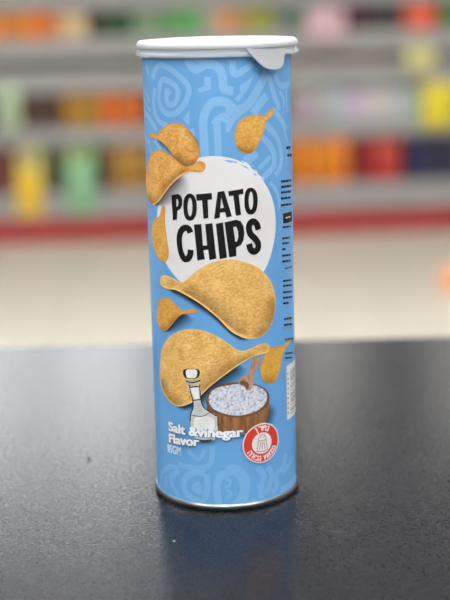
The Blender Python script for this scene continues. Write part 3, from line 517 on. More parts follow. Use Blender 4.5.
('snack_carton', [0.78, 0.727, 0.783], 0.728, 0.475, 0.069, 0.209, 0.03, 'pale grey carton on the third shelf left of the yellow bag', 'pale grey cartons on the third shelf'),
('snack_carton', [0.773, 0.766, 0.73], 0.802, 0.475, 0.069, 0.21, 0.03, 'pale grey carton on the third shelf left of the yellow bag', 'pale grey cartons on the third shelf'),
('snack_carton', [0.718, 0.731, 0.782], 0.877, 0.475, 0.069, 0.204, 0.03, 'pale grey carton on the third shelf left of the yellow bag', 'pale grey cartons on the third shelf'),
('snack_carton', [0.671, 0.765, 0.699], 0.951, 0.475, 0.069, 0.199, 0.03, 'pale grey carton on the third shelf left of the yellow bag', 'pale grey cartons on the third shelf'),
('snack_bag', [0.817, 0.791, 0.139], 1.205, 0.475, 0.102, 0.208, 0.03, 'yellow bag past the right photo edge on the third shelf', 'yellow bags past the right edge'),
('snack_bag', [0.813, 0.814, 0.136], 1.315, 0.475, 0.103, 0.198, 0.03, 'yellow bag past the right photo edge on the third shelf', 'yellow bags past the right edge'),
('snack_bag', [0.585, 0.44, 0.359], -1.29, 0.124, 0.076, 0.329, 0.03, 'brownish bag past the left photo edge on the bottom shelf', 'brownish bags past the left edge'),
('snack_bag', [0.531, 0.391, 0.364], -1.207, 0.124, 0.076, 0.329, 0.03, 'brownish bag past the left photo edge on the bottom shelf', 'brownish bags past the left edge'),
('snack_bag', [0.589, 0.419, 0.362], -1.126, 0.124, 0.076, 0.329, 0.03, 'brownish bag past the left photo edge on the bottom shelf', 'brownish bags past the left edge'),
('snack_carton', [0.359, 0.091, 0.139], -1.037, 0.124, 0.088, 0.329, 0.03, 'dark maroon carton at the left photo edge on the bottom shelf', None),
('snack_bag', [0.759, 0.696, 0.468], -0.953, 0.124, 0.068, 0.329, 0.03, 'pale straw bag on the bottom shelf behind the bright yellow pack', 'straw bags on the bottom shelf'),
('snack_bag', [0.745, 0.749, 0.477], -0.879, 0.124, 0.069, 0.329, 0.03, 'pale straw bag on the bottom shelf behind the bright yellow pack', 'straw bags on the bottom shelf'),
('snack_carton', [0.236, 0.236, 0.162], -0.798, 0.124, 0.084, 0.324, 0.03, 'dark olive carton between straw and light green bags on the bottom shelf', None),
('snack_bag', [0.611, 0.695, 0.423], -0.713, 0.124, 0.073, 0.326, 0.03, 'yellow green bag behind the mint green pack on the bottom shelf', 'yellow green bags on the bottom shelf'),
('snack_bag', [0.591, 0.743, 0.423], -0.634, 0.124, 0.073, 0.326, 0.03, 'yellow green bag behind the mint green pack on the bottom shelf', 'yellow green bags on the bottom shelf'),
('snack_carton', [0.215, 0.142, 0.154], -0.561, 0.124, 0.062, 0.32, 0.03, 'blackish maroon carton right of the yellow green bags on the bottom shelf', None),
('snack_bag', [0.684, 0.505, 0.197], -0.48, 0.124, 0.087, 0.329, 0.03, 'dull gold bag on the bottom shelf against the left outline of the can', 'dull gold bags left of the can'),
('snack_bag', [0.681, 0.499, 0.208], -0.387, 0.124, 0.087, 0.318, 0.03, 'dull gold bag on the bottom shelf against the left outline of the can', 'dull gold bags left of the can'),
('snack_carton', [0.494, 0.39, 0.25], -0.275, 0.124, 0.103, 0.329, 0.03, 'carton hidden behind the can on the bottom shelf', 'cartons behind the can on the bottom shelf'),
('snack_carton', [0.538, 0.416, 0.266], -0.164, 0.124, 0.103, 0.329, 0.03, 'carton hidden behind the can on the bottom shelf', 'cartons behind the can on the bottom shelf'),
('snack_carton', [0.486, 0.398, 0.29], -0.053, 0.124, 0.103, 0.329, 0.03, 'carton hidden behind the can on the bottom shelf', 'cartons behind the can on the bottom shelf'),
('snack_carton', [0.537, 0.358, 0.253], 0.058, 0.124, 0.103, 0.329, 0.03, 'carton hidden behind the can on the bottom shelf', 'cartons behind the can on the bottom shelf'),
('snack_carton', [0.528, 0.378, 0.261], 0.169, 0.124, 0.104, 0.324, 0.03, 'carton hidden behind the can on the bottom shelf', 'cartons behind the can on the bottom shelf'),
('snack_carton', [0.48, 0.407, 0.25], 0.281, 0.124, 0.104, 0.322, 0.03, 'carton hidden behind the can on the bottom shelf', 'cartons behind the can on the bottom shelf'),
('snack_bag', [0.871, 0.501, 0.102], 0.378, 0.124, 0.069, 0.329, 0.03, 'orange yellow bag on the bottom shelf just right of the can', 'orange yellow bags right of the can'),
('snack_bag', [0.887, 0.519, 0.101], 0.453, 0.124, 0.069, 0.329, 0.03, 'orange yellow bag on the bottom shelf just right of the can', 'orange yellow bags right of the can'),
('snack_bag', [0.863, 0.539, 0.104], 0.527, 0.124, 0.069, 0.329, 0.03, 'orange yellow bag on the bottom shelf just right of the can', 'orange yellow bags right of the can'),
('snack_bag', [0.952, 0.534, 0.108], 0.601, 0.124, 0.069, 0.329, 0.03, 'orange yellow bag on the bottom shelf just right of the can', 'orange yellow bags right of the can'),
('snack_carton', [0.384, 0.14, 0.042], 0.665, 0.124, 0.05, 0.322, 0.03, 'narrow brown carton between orange yellow bags and red pack', None),
('snack_carton', [0.585, 0.06, 0.134], 0.724, 0.124, 0.059, 0.325, 0.03, 'narrow dark red carton left of the large red bag on the bottom shelf', None),
('snack_bag', [0.711, 0.21, 0.149], 0.834, 0.124, 0.146, 0.329, 0.03, 'large red bag on the bottom shelf beside the navy cartons', None),
('snack_carton', [0.123, 0.123, 0.296], 0.97, 0.124, 0.107, 0.329, 0.03, 'navy carton on the bottom shelf at the right photo edge', 'navy cartons on the bottom shelf'),
('snack_carton', [0.143, 0.14, 0.257], 1.085, 0.124, 0.107, 0.329, 0.03, 'navy carton on the bottom shelf at the right photo edge', 'navy cartons on the bottom shelf'),
('snack_carton', [0.136, 0.122, 0.256], 1.201, 0.124, 0.108, 0.321, 0.03, 'navy carton on the bottom shelf at the right photo edge', 'navy cartons on the bottom shelf'),
('snack_carton', [0.127, 0.138, 0.257], 1.317, 0.124, 0.108, 0.322, 0.03, 'navy carton on the bottom shelf at the right photo edge', 'navy cartons on the bottom shelf'),
('snack_bag', [0.68, 0.766, 0.644], -0.991, 0.541, 0.105, 0.217, -0.01, 'white and pale green bag hung before the third shelf, far left', None),
('snack_bag', [0.908, 0.749, 0.176], -0.92, 0.124, 0.124, 0.224, -0.01, 'bright yellow pack standing before the bottom shelf fence, far left', None),
('snack_bag', [0.518, 0.713, 0.567], -0.672, 0.124, 0.138, 0.25, -0.01, 'mint green pack standing before the bottom shelf fence, left of the can', None),
('snack_bag', [0.822, 0.688, 0.725], 0.521, 0.926, 0.186, 0.144, -0.01, 'pale pink bag hung before the topmost fence, right of the lid', None),
('snack_bag', [0.824, 0.8, 0.556], 0.977, 0.763, 0.144, 0.123, -0.01, 'pale yellow bag hung before the second shelf, upper right', None),
('snack_bag', [0.87, 0.809, 0.175], 1.066, 0.497, 0.163, 0.211, -0.01, 'bright yellow bag hung before the third shelf, right photo edge', None)
]

# ------------------------------------------------------------------ materials
M = {}
M['label_blue'] = plain('label_blue', (.395, .635, .865), .42, vary=.03, scale=60, coat=.12)
M['swirl'] = plain('label_swirl_blue', (.50, .71, .90), .42, vary=.03, scale=60, coat=.12)
M['swirl_soft'] = plain('label_swirl_soft_blue', (.46, .685, .89), .42, vary=.03, scale=60, coat=.12)
M['blue_print'] = plain('label_blue_print', (.42, .66, .89), .42, vary=.03)
M['paper_white'] = plain('printed_white', (.87, .875, .89), .45, vary=.03, scale=30)
M['ink_black'] = plain('printed_black', (.035, .038, .055), .55, vary=.1, spec=.3)
M['ink_brown'] = fade_ink('printed_brown_tone', (.45, .25, .07))
M['chip_pale'] = plain('printed_chip_highlight', (.93, .80, .52), .45, vary=.12, scale=500)
M['ink_shadow'] = fade_ink('printed_soft_shadow', (.05, .06, .08))
for nm, dk, md, lt, rim in (('chip_gold', (.76, .55, .27), (.86, .68, .38), (.93, .80, .52), (.90, .75, .44)),
                            ('chip_brown', (.72, .49, .22), (.84, .62, .31), (.91, .74, .45), (.80, .58, .25)),
                            ('chip_amber', (.73, .51, .22), (.84, .63, .29), (.91, .73, .41), (.82, .60, .24)),
                            ('chip_orange', (.76, .56, .20), (.83, .64, .27), (.87, .69, .33), (.80, .57, .20))):
    M[nm] = ramp_mat(nm, [(.36, dk), (.49, md), (.62, lt)], 620, rim=rim, detail=6, stretch=(1, 1, 1.7), nrough=.75, blotch=150.)
M['wood_print'] = ramp_mat('wood_print', [(.3, (.36, .22, .12)), (.5, (.55, .38, .23)), (.7, (.68, .50, .33))], 420, stretch=(1, 1, .12))
M['wood_dark'] = ramp_mat('wood_dark_print', [(.3, (.32, .22, .15)), (.7, (.52, .37, .26))], 600)
M['wood_pale'] = ramp_mat('wood_pale_print', [(.3, (.56, .40, .31)), (.5, (.70, .53, .43)), (.7, (.79, .63, .52))], 500, stretch=(1, 1, .3))
M['salt_print'] = ramp_mat('salt_print', [(.32, (.50, .54, .63)), (.46, (.76, .79, .86)), (.64, (.86, .88, .92))], 700, detail=3)
M['bottle_glass'] = ramp_mat('bottle_glass_print', [(.3, (.66, .70, .72)), (.55, (.78, .80, .79)), (.75, (.87, .88, .86))], 120)
M['bottle_white'] = ramp_mat('bottle_highlight_print', [(.3, (.84, .86, .88)), (.7, (.95, .95, .95))], 150)
M['cork_print'] = ramp_mat('bottle_collar_print', [(.3, (.66, .60, .42)), (.7, (.86, .83, .70))], 300)
M['badge_red'] = plain('badge_red', (.80, .23, .17), .45, vary=.04)
M['badge_dark_red'] = plain('badge_dark_red', (.55, .22, .22), .45, vary=.05)
M['flavor_white'] = plain('flavor_white', (.94, .95, .97), .45, vary=.02)
M['flavor_edge'] = plain('flavor_outline_blue', (.27, .46, .68), .45, vary=.02)
M['weight_pale'] = plain('weight_pale_blue', (.90, .95, .99), .45, vary=.02)
M['steel'] = plain('brushed_tin', (.62, .63, .65), .34, metal=1., vary=.05, scale=300)
M['lid_plastic'] = plain('frosted_white_lid', (.70, .72, .745), .36, vary=.02, scale=60)
# lid skirt: milky plastic that lets some of the tin rim behind it show
m, nt, b = new_mat('milky_clear_skirt')
b.inputs['Base Color'].default_value = lin((.83, .87, .92)) + (1,); b.inputs['Roughness'].default_value = .25; b.inputs['Alpha'].default_value = .62
nz = nt.nodes.new('ShaderNodeTexNoise'); nz.inputs['Scale'].default_value = 90
mr = nt.nodes.new('ShaderNodeMapRange'); mr.inputs['To Min'].default_value = .34; mr.inputs['To Max'].default_value = .5
nt.links.new(nz.outputs['Fac'], mr.inputs['Value']); nt.links.new(mr.outputs['Result'], b.inputs['Alpha'])
M['lid_skirt'] = m
# counter: dark blue-grey laminate with a fine leather grain
m, nt, b = new_mat('dark_grained_laminate')
tc = nt.nodes.new('ShaderNodeTexCoord')
nz = nt.nodes.new('ShaderNodeTexNoise'); nz.inputs['Scale'].default_value = 9; nz.inputs['Detail'].default_value = 5
rp = nt.nodes.new('ShaderNodeValToRGB'); rp.color_ramp.elements[0].color = lin((.062, .068, .092)) + (1,); rp.color_ramp.elements[1].color = lin((.085, .092, .115)) + (1,)
vo = nt.nodes.new('ShaderNodeTexVoronoi'); vo.inputs['Scale'].default_value = 900; vo.feature = 'SMOOTH_F1'
n2 = nt.nodes.new('ShaderNodeTexNoise'); n2.inputs['Scale'].default_value = 520; n2.inputs['Detail'].default_value = 4
ad = nt.nodes.new('ShaderNodeMath'); ad.operation = 'ADD'
bp = nt.nodes.new('ShaderNodeBump'); bp.inputs['Strength'].default_value = .05; bp.inputs['Distance'].default_value = .0005
b.inputs['Specular IOR Level'].default_value = .26
rr = nt.nodes.new('ShaderNodeMapRange'); rr.inputs['To Min'].default_value = .24; rr.inputs['To Max'].default_value = .33
for t in (nz, vo, n2): nt.links.new(tc.outputs['Object'], t.inputs['Vector'])
nt.links.new(nz.outputs['Fac'], rp.inputs['Fac']); nt.links.new(rp.outputs['Color'], b.inputs['Base Color'])
rr.inputs['From Min'].default_value = .36; rr.inputs['From Max'].default_value = .64; nt.links.new(n2.outputs['Fac'], rr.inputs['Value']); nt.links.new(rr.outputs['Result'], b.inputs['Roughness'])
nt.links.new(vo.outputs['Distance'], ad.inputs[0]); nt.links.new(n2.outputs['Fac'], ad.inputs[1])
nt.links.new(ad.outputs[0], bp.inputs['Height']); nt.links.new(bp.outputs['Normal'], b.inputs['Normal'])
M['laminate'] = m
M['counter_side'] = plain('counter_side_grey', (.34, .35, .37), .5)
M['scratch'] = plain('pale_scratch', (.24, .25, .28), .5)
M['speck_black'] = plain('dark_speck', (.03, .03, .03), .6)
M['speck_white'] = plain('pale_speck', (.80, .80, .76), .6)
# floor: cream vinyl tiles
m, nt, b = new_mat('cream_floor_tiles')
tc = nt.nodes.new('ShaderNodeTexCoord'); br = nt.nodes.new('ShaderNodeTexBrick')
br.offset = 0; br.inputs['Scale'].default_value = 1.; br.inputs['Brick Width'].default_value = .6; br.inputs['Row Height'].default_value = .6
br.inputs['Mortar Size'].default_value = .004
br.inputs['Color1'].default_value = lin((.86, .845, .795)) + (1,); br.inputs['Color2'].default_value = lin((.85, .835, .785)) + (1,); br.inputs['Mortar'].default_value = lin((.77, .755, .71)) + (1,)
nt.links.new(tc.outputs['Object'], br.inputs['Vector']); nt.links.new(br.outputs['Color'], b.inputs['Base Color'])
b.inputs['Roughness'].default_value = .45
M['floor'] = m
M['ceiling'] = plain('ceiling_grey', (.30, .30, .31), .8)
M['wall'] = plain('wall_grey_white', (.70, .70, .69), .8)
M['shelf_grey'] = plain('shelf_grey_metal', (.60, .60, .60), .5, vary=.03, scale=3)
M['shelf_back'] = plain('shelf_back_panel', (.42, .41, .42), .7)
M['kick_red'] = plain('red_kick_plate', (.62, .08, .11), .45, vary=.05, scale=3)
M['lamp_frame'] = plain('lamp_frame_white', (.85, .85, .85), .5)
M['diffuser'] = emit('lamp_diffuser', (1., .985, .96), 32.)
M['diffuser_till'] = emit('lamp_diffuser_till', (1., .985, .96), 31.)
M['diffuser_bright'] = emit('lamp_diffuser_bright', (.97, .99, 1.), 17.)

# ------------------------------------------------------------------ setting: floor, ceiling
bm = bmesh.new(); box(bm, -7, 7, -5, 16, -.05, 0); o = obj('floor', bm, M['floor'], smooth=False); o['kind'] = 'structure'
bm = bmesh.new(); box(bm, -7, 7, -5, 16, 3.6, 3.7); o = obj('ceiling', bm, M['ceiling'], smooth=False); o['kind'] = 'structure'

for nm, a in (('wall_left', (-7, -6.9, -5, 16)), ('wall_right', (6.9, 7, -5, 16)), ('wall_far', (-6.9, 6.9, 15.9, 16))):
    bm = bmesh.new(); box(bm, *a, 0, 3.6); o = obj(nm, bm, M['wall'], smooth=False); o['kind'] = 'structure'
# ceiling lamps
def ceiling_lamp(x, y, sx, sy, mat, label, group):
    e = empty('ceiling_light', (x, y, 3.6)); tag(e, label, 'ceiling light', group)
    b1 = bmesh.new()
    t = .03
    for a in ((-sx, sx, -sy, -sy + t), (-sx, sx, sy - t, sy), (-sx, -sx + t, -sy + t, sy - t), (sx - t, sx, -sy + t, sy - t)): box(b1, *a, -.06, 0)
    obj('frame', b1, M['lamp_frame'], e, smooth=False)
    b2 = bmesh.new(); box(b2, -sx + t, sx - t, -sy + t, sy - t, -.05, -.005); obj('diffuser', b2, mat, e, smooth=False)
for x in (-2.4, 0., 2.4):
    for y in (.5, 2.0):
        ceiling_lamp(x, y, .6, .3, M['diffuser'], 'white ceiling lamp above the aisle between counter and shelves', 'ceiling lamps over the aisle')
    for y in (-2.2, -3.8):
        ceiling_lamp(x, y, .6, .3, M['diffuser_till'], 'bright white ceiling lamp behind the counter', 'ceiling lamps behind the counter')
for x in (.8, 1.9, 3.0):  # added fill lamps, only to lift the worktop reflection right of the can
    ceiling_lamp(x, 9.5, .14, .6, M['diffuser'], 'narrow lamp added beyond the shelves to brighten the counter reflection on the right', 'narrow added lamps beyond the shelves')
for x, y in ((-.8, 8.2), (-1.0, 9.8), (-1.75, 8.2), (-2.0, 9.8)):
    ceiling_lamp(x, y, .42, .6, M['diffuser_bright'], 'bright white ceiling lamp beyond the shelves on the left', 'bright lamps beyond the shelves')

# ------------------------------------------------------------------ counter
ct = empty('checkout_counter', (0, 0, 0)); tag(ct, 'dark grained laminate counter the blue chip can stands on', 'counter')
bm = bmesh.new(); box(bm, -1.1, 1.1, -.62, .302, TABLE - .036, TABLE, .003, 3)
wt = obj('worktop', bm, M['laminate'], ct, smooth=False)
bm = bmesh.new(); box(bm, -1.04, 1.04, -.56, .25, .08, TABLE - .036, .004); obj('counter_body', bm, M['counter_side'], ct, smooth=False)
bm = bmesh.new(); box(bm, -1.0, 1.0, -.5, .2, 0, .08); obj('plinth', bm, M['counter_side'], ct, smooth=False)
# wear marks lying in the worktop
def scratch(x, y, a, l, w=.00045):
    bm = bmesh.new(); n = 8; rows = []
    for k in range(n + 1):
        t = k / n; p = Vector((x + l * t * math.cos(a + .15 * t), y + l * t * math.sin(a + .15 * t), TABLE + .00008))
        q = Vector((-math.sin(a), math.cos(a), 0)) * w * .5 * math.sin(math.pi * (.06 + .88 * t))
        rows.append((bm.verts.new(p - q), bm.verts.new(p + q)))
    for r0, r1 in zip(rows, rows[1:]): bm.faces.new((r0[0], r1[0], r1[1], r0[1]))
    obj('scratch_mark', bm, M['scratch'], wt, smooth=False)
for a in ((.095, .02, .5, .018), (.10, .015, .35, .012), (.06, -.075, 2.4, .03), (-.06, -.06, .3, .008), (.028, -.105, 2.6, .02), (.005, -.12, 2.2, .01), (.14, .05, .3, .012)): scratch(*a)

def crumb(name, x, y, r, mat, label):
    b_ = bmesh.new(); bmesh.ops.create_icosphere(b_, subdivisions=2, radius=r)
    for v in b_.verts: v.co *= 1 + .25 * math.sin(v.co.x * 9000 + v.co.y * 7000); v.co.z *= .6
    z0 = min(v.co.z for v in b_.verts)
    for v in b_.verts: v.co.z -= z0
    tag(obj(name, b_, mat, None, (x, y, TABLE)), label, 'crumb')

# ------------------------------------------------------------------ the can
can = empty('chip_can', (0, 0, TABLE)); tag(can, 'tall light blue potato chips can with a frosted white lid on the dark counter', 'can')
# tube with the pale swirl printing in the same mesh
bm = bmesh.new()
lathe(bm, [(R, .0028), (R, .05), (R, .10), (R, .15), (R, .20), (R, CAN_TOP)], 192)
for op in ART.pop('swirl'):
    if op[0] == 'stroke': print_stroke(bm, op[3], op[4], op[2], 2 if op[1] == 'swirl_soft' else 1, op[5])
    else: print_fill(bm, [split_long(smooth_loop(op[3]) if op[4] else [Vector(p) for p in op[3]])], op[2], 2 if op[1] == 'swirl_soft' else 1)
tube = obj('can_body', bm, [M['label_blue'], M['swirl'], M['swirl_soft']], can)
tube['label'] = 'light blue printed tube with paler swirls'

for key, ops in ART.items():
    name = key.split('.')[0]
    bm = bmesh.new(); bm.verts.layers.float.new('rim')
    mats = []
    for op in ops:
        if op[1] not in mats: mats.append(op[1])
        mi = mats.index(op[1])
        if op[0] == 'fill':
            prep = (lambda q: split_long(smooth_loop(q))) if op[4] else (lambda q: split_long([Vector(p) for p in q]))
            print_fill(bm, [prep(op[3])] + [prep(h) for h in op[5]], op[2], mi, 1.0 if op[1].startswith('chip') else 1.6, 1.1 if op[1].startswith('chip') else 0)
        elif op[0] == 'stroke': print_stroke(bm, op[3], op[4] if op[4] < 1.01 and name != 'title_lettering' else op[4], op[2], mi, op[5])
        else: print_fade(bm, op[3], op[4], op[2], mi, op[5])
    o = obj(name, bm, [M[q] for q in mats], tube)
    PL = {'white_roundel': 'brushed white disc behind the title', 'title_lettering': 'black brush letters POTATO CHIPS', 'salt_bowl_print': 'printed wooden bowl heaped with salt',
          'wooden_scoop_print': 'printed wooden scoop in the salt', 'vinegar_bottle_print': 'printed glass vinegar bottle with stopper', 'small_print': 'small black print at the right edge',
          'potato_chip_print.upper_left': 'printed chip top left, tail up', 'potato_chip_print.left': 'printed chip folded over the disc at left', 'potato_chip_print.upper_right': 'printed blurry chip above the disc',
          'potato_chip_print.roundel_edge': 'narrow printed chip at the left of the disc', 'potato_chip_print.large_middle': 'large printed curled chip under the title', 'potato_chip_print.small': 'small printed chip with a tail',
          'potato_chip_print.right': 'printed orange chip at the right', 'potato_chip_print.large_lower': 'large printed chip behind the bottle'}
    if key in PL: o['label'] = PL[key]

# flavour and weight lines
bm = bmesh.new()
(s0, s1), (f0, f1), (w0, w1) = META['salt'], META['flavor'], META['weight']
for text, a, b_, cap in (('Salt &vinegar', s0, s1, 4.7), ('Flavor', f0, f1, 4.7)):
    set_line(bm, text, a, b_, cap, .004, 22, 1, .85, (.15, -.2))
    set_line(bm, text, a, b_, cap, .004, 24, 0, .36)
o = obj('flavor_lettering', bm, [M['flavor_white'], M['flavor_edge']], tube); o['label'] = 'bold white words Salt &vinegar Flavor'
bm = bmesh.new(); set_line(bm, '85GM', w0, w1, 4.3, .0, 22, 0, .12); o = obj('weight_lettering', bm, M['weight_pale'], tube); o['label'] = 'thin pale 85GM'

# round red badge
bc = Vector(META['badge'])
def disc(r, r_in=None, n=64):
    L = [[bc + Vector((r * math.cos(2 * math.pi * k / n), r * math.sin(2 * math.pi * k / n))) for k in range(n)]]
    if r_in: L.append([bc + Vector((r_in * math.cos(2 * math.pi * k / n), r_in * math.sin(2 * math.pi * k / n))) for k in range(n)])
    return L
bm = bmesh.new()
print_fill(bm, disc(10.5), 22, 0)
print_fill(bm, disc(9.9, 5.6), 23, 1)
def arc_type(chars, r, start, end, cap, flip):
    n = len(chars)
    for i, ch in enumerate(chars):
        a = math.radians(start + (end - start) * i / (n - 1))
        if ch == ' ': continue
        V, T = glyphs(ch, .028); cx = (min(v.x for v in V) + max(v.x for v in V)) / 2; s = cap / .6
        rad = Vector((math.cos(a), math.sin(a))); up = -rad if flip else rad; rt = Vector((up.y, -up.x))
        base = bc + rad * r
        print_type(bm, V, T, lambda v: base + rt * ((v.x - cx) * s) + up * (v.y * s), 24, 0)
arc_type('ןרתנ', 6.6, 113, 65, 2.6, False)
arc_type('ההובג תומכב', 9.15, 212, 332, 2.4, True)
def ic(pts, w, sm=True): print_stroke(bm, [bc + Vector(p) for p in pts], w, 24, 2, sm)
ic([(-2.1, 1.6), (-2.0, 3.0), (-.9, 4.2), (.9, 4.2), (2.0, 3.0), (2.1, 1.6), (0, 1.3), (-2.1, 1.6)], .32)
ic([(-2.1, 1.5), (-2.9, -3.2), (-2.6, -4.0), (0, -4.4), (2.6, -4.0), (2.9, -3.2), (2.1, 1.5)], .36)
for x in (-1.2, 0, 1.2): ic([(x * .8, .6), (x * 1.25, -3.4)], .34, False)
for x, y in ((-.8, 3.0), (0, 3.3), (.8, 3.0)): ic([(x - .15, y), (x + .15, y)], .3, False)
o = obj('sodium_badge', bm, [M['paper_white'], M['badge_red'], M['badge_dark_red']], tube); o['label'] = 'round red and white badge with Hebrew letters and a salt shaker'

# barcode at the right edge, bars lying flat
(b0, b1) = META['barcode']
bm = bmesh.new()
u0 = min(b0[0], b1[0]); v1 = b0[1]; v0 = b1[1]
print_fill(bm, [split_long([Vector(p) for p in ((u0, v0), (u0 + 22, v0), (u0 + 22, v1), (u0, v1))])], 4, 0)
v = v0 + 2.2
while v < v1 - 2.4:
    h = random.choice((.3, .3, .5)); print_fill(bm, [split_long([Vector(p) for p in ((u0 + 4.2, v), (u0 + 20, v), (u0 + 20, v + h), (u0 + 4.2, v + h))])], 5, 1); v += h + random.choice((.7, .9, 1.3))
for k in range(9):
    vv = v0 + 3 + k * 2.6
    print_fill(bm, [split_long([Vector(p) for p in ((u0 + 1.0, vv), (u0 + 1.9, vv), (u0 + 1.9, vv + 1.), (u0 + 1.0, vv + 1.))])], 5, 1)
o = obj('barcode_panel', bm, [M['paper_white'], M['ink_black']], tube); o['label'] = 'white barcode panel'

# tin rims
bm = bmesh.new(); lathe(bm, [(R - .001, .0034), (R + .0005, .0033), (R + .0011, .0026), (R + .0012, .0016), (R + .0007, .0006), (R + .0001, 0), (R - .0012, .0002), (R - .0016, .002), (0, .002)], 160)
obj('bottom_rim', bm, M['steel'], can)['label'] = 'silver tin rim at the foot'
bm = bmesh.new(); lathe(bm, [(R - .0004, CAN_TOP - .0008), (R + .0009, CAN_TOP), (R + .0013, CAN_TOP + .0016), (R + .0009, CAN_TOP + .0030), (R - .0004, CAN_TOP + .0034), (R - .0016, CAN_TOP + .0026), (R - .002, CAN_TOP - .002)], 160)
obj('top_rim', bm, M['steel'], can)['label'] = 'silver tin rim under the lid'
# lid: frosted cap with rounded shoulder, raised ring and milky skirt
LZ = CAN_TOP + .0002
bm = bmesh.new()
lathe(bm, [(.0388, LZ + .0036), (.0400, LZ + .0037), (.0402, LZ + .0044), (.0400, LZ + .0054), (.0393, LZ + .0066), (.0384, LZ + .0071), (.0368, LZ + .0072), (.0354, LZ + .0064), (.0342, LZ + .0056), (0, LZ + .0056)], 160)
lid = obj('lid', bm, M['lid_plastic'], can, (.0004, 0, 0)); lid['label'] = 'frosted white plastic lid'
bm = bmesh.new()
lathe(bm, [(.0388, LZ + .0037), (.0397, LZ + .0035), (.0398, LZ + .0019), (.0404, LZ + .0014), (.0406, LZ + .0008), (.0405, LZ + .0002), (.0398, LZ - .0003), (.0392, LZ + .0002), (.0391, LZ + .0014)], 160, closed=True)
obj('lid_skirt', bm, M['lid_skirt'], lid)['label'] = 'milky see-through lower band of the lid'
# pull tab: a tongue hanging from the skirt at the right, following the curve
TAB = [[13.96, 230.43], [15.43, 228.07], [17.71, 225.67], [20.33, 223.0], [23.09, 221.1], [26.65, 220.17], [29.86, 220.19], [32.67, 221.21], [34.42, 223.0], [35.17, 225.55], [36.34, 227.61], [36.71, 229.47], [31.43, 229.57], [24.44, 229.79], [18.86, 230.15]]
bm = bmesh.new()
loop = split_long(smooth_loop(TAB), .8)
rr0, rr1 = .0407, .0415
def tabpt(p, r): th = p[0] / 1000 / .0405; return (r * math.sin(th), -r * math.cos(th), p[1] / 1000)
front = []
pts = [Vector(p) for p in loop]; nl = len(pts)
xs = [p.x for p in pts]; ys = [p.y for p in pts]
x = min(xs) + .6
while x < max(xs):
    y = min(ys) + .6
    while y < max(ys):
        if inside(x, y, [loop]): pts.append(Vector((x, y)))
        y += 1.2
    x += 1.2
rs = delaunay_2d_cdt(pts, [(i, (i + 1) % nl) for i in range(nl)], [], 0, 1e-5)
ztop = max(ys)
def flare(p): return .0012 * max(0, (ztop - p[1]) / 12) ** 1.3
va = [bm.verts.new(tabpt(p, rr1 + flare(p))) for p in rs[0]]; vb = [bm.verts.new(tabpt(p, rr0 + flare(p))) for p in rs[0]]
ok = [f for f in rs[2] if inside(sum(rs[0][i][0] for i in f) / 3, sum(rs[0][i][1] for i in f) / 3, [loop])]
cnt = {}
for f in ok:
    bm.faces.new([va[i] for i in f]); bm.faces.new([vb[i] for i in reversed(f)])
    for a, b_ in ((f[0], f[1]), (f[1], f[2]), (f[2], f[0])): cnt[frozenset((a, b_))] = cnt.get(frozenset((a, b_)), 0) + 1
for e, k in cnt.items():
    if k == 1:
        a, b_ = tuple(e); bm.faces.new((va[a], va[b_], vb[b_], vb[a]))
bmesh.ops.recalc_face_normals(bm, faces=bm.faces)
for v_ in [v_ for v_ in bm.verts if not v_.link_faces]: bm.verts.remove(v_)
obj('pull_tab', bm, M['lid_plastic'], lid)['label'] = 'white tongue of the lid hanging at the right'

crumb('crumb', -.078, .045, .0011, M['speck_black'], 'tiny black crumb on the counter left of the can')
crumb('crumb', -.026, -.075, .0006, M['speck_white'], 'tiny pale crumb on the counter in front of the can')

# ------------------------------------------------------------------ shelving across the aisle
GY, GA = 5.80, math.radians(2.9)
gon = empty('shop_shelf', (0, GY, 0)); gon.rotation_euler = (0, 0, GA)
tag(gon, 'long grey shop shelving with a red kick plate behind the counter', 'shelf')
W = 4.4
bm = bmesh.new(); box(bm, -W, W, .46, .49, .0, 2.0); obj('back_panel', bm, M['shelf_back'], gon, smooth=False)
bm = bmesh.new(); box(bm, -W, W, -.05, .45, 0, .108, .003); obj('kick_plate', bm, M['kick_red'], gon, smooth=False)['label'] = 'red kick plate along the floor'
for x in (-W + .02, -2.6, -1.3, 0, 1.3, 2.6, W - .02):
    bm = bmesh.new(); box(bm, x - .02, x + .02, .43, .46, .108, 2.0); obj('upright', bm, M['shelf_grey'], gon, smooth=False)
# (deck underside, fence top) of each shelf, fence set back behind a narrow lip
for z0, zf in ((.108, .236), (.459, .542), (.706, .815), (.859, .965), (1.093, 1.20), (1.50, 1.58), (1.90, 1.96)):
    lip = -.05 if z0 < .2 else .0
    bm = bmesh.new(); box(bm, -W, W, lip, .46, z0, z0 + .016, .003); sh = obj('shelf', bm, M['shelf_grey'], gon, smooth=False)
    bm = bmesh.new(); box(bm, -W, W, .012, .022, z0 + .016, zf, .002); obj('front_fence', bm, M['shelf_grey'], sh, smooth=False)
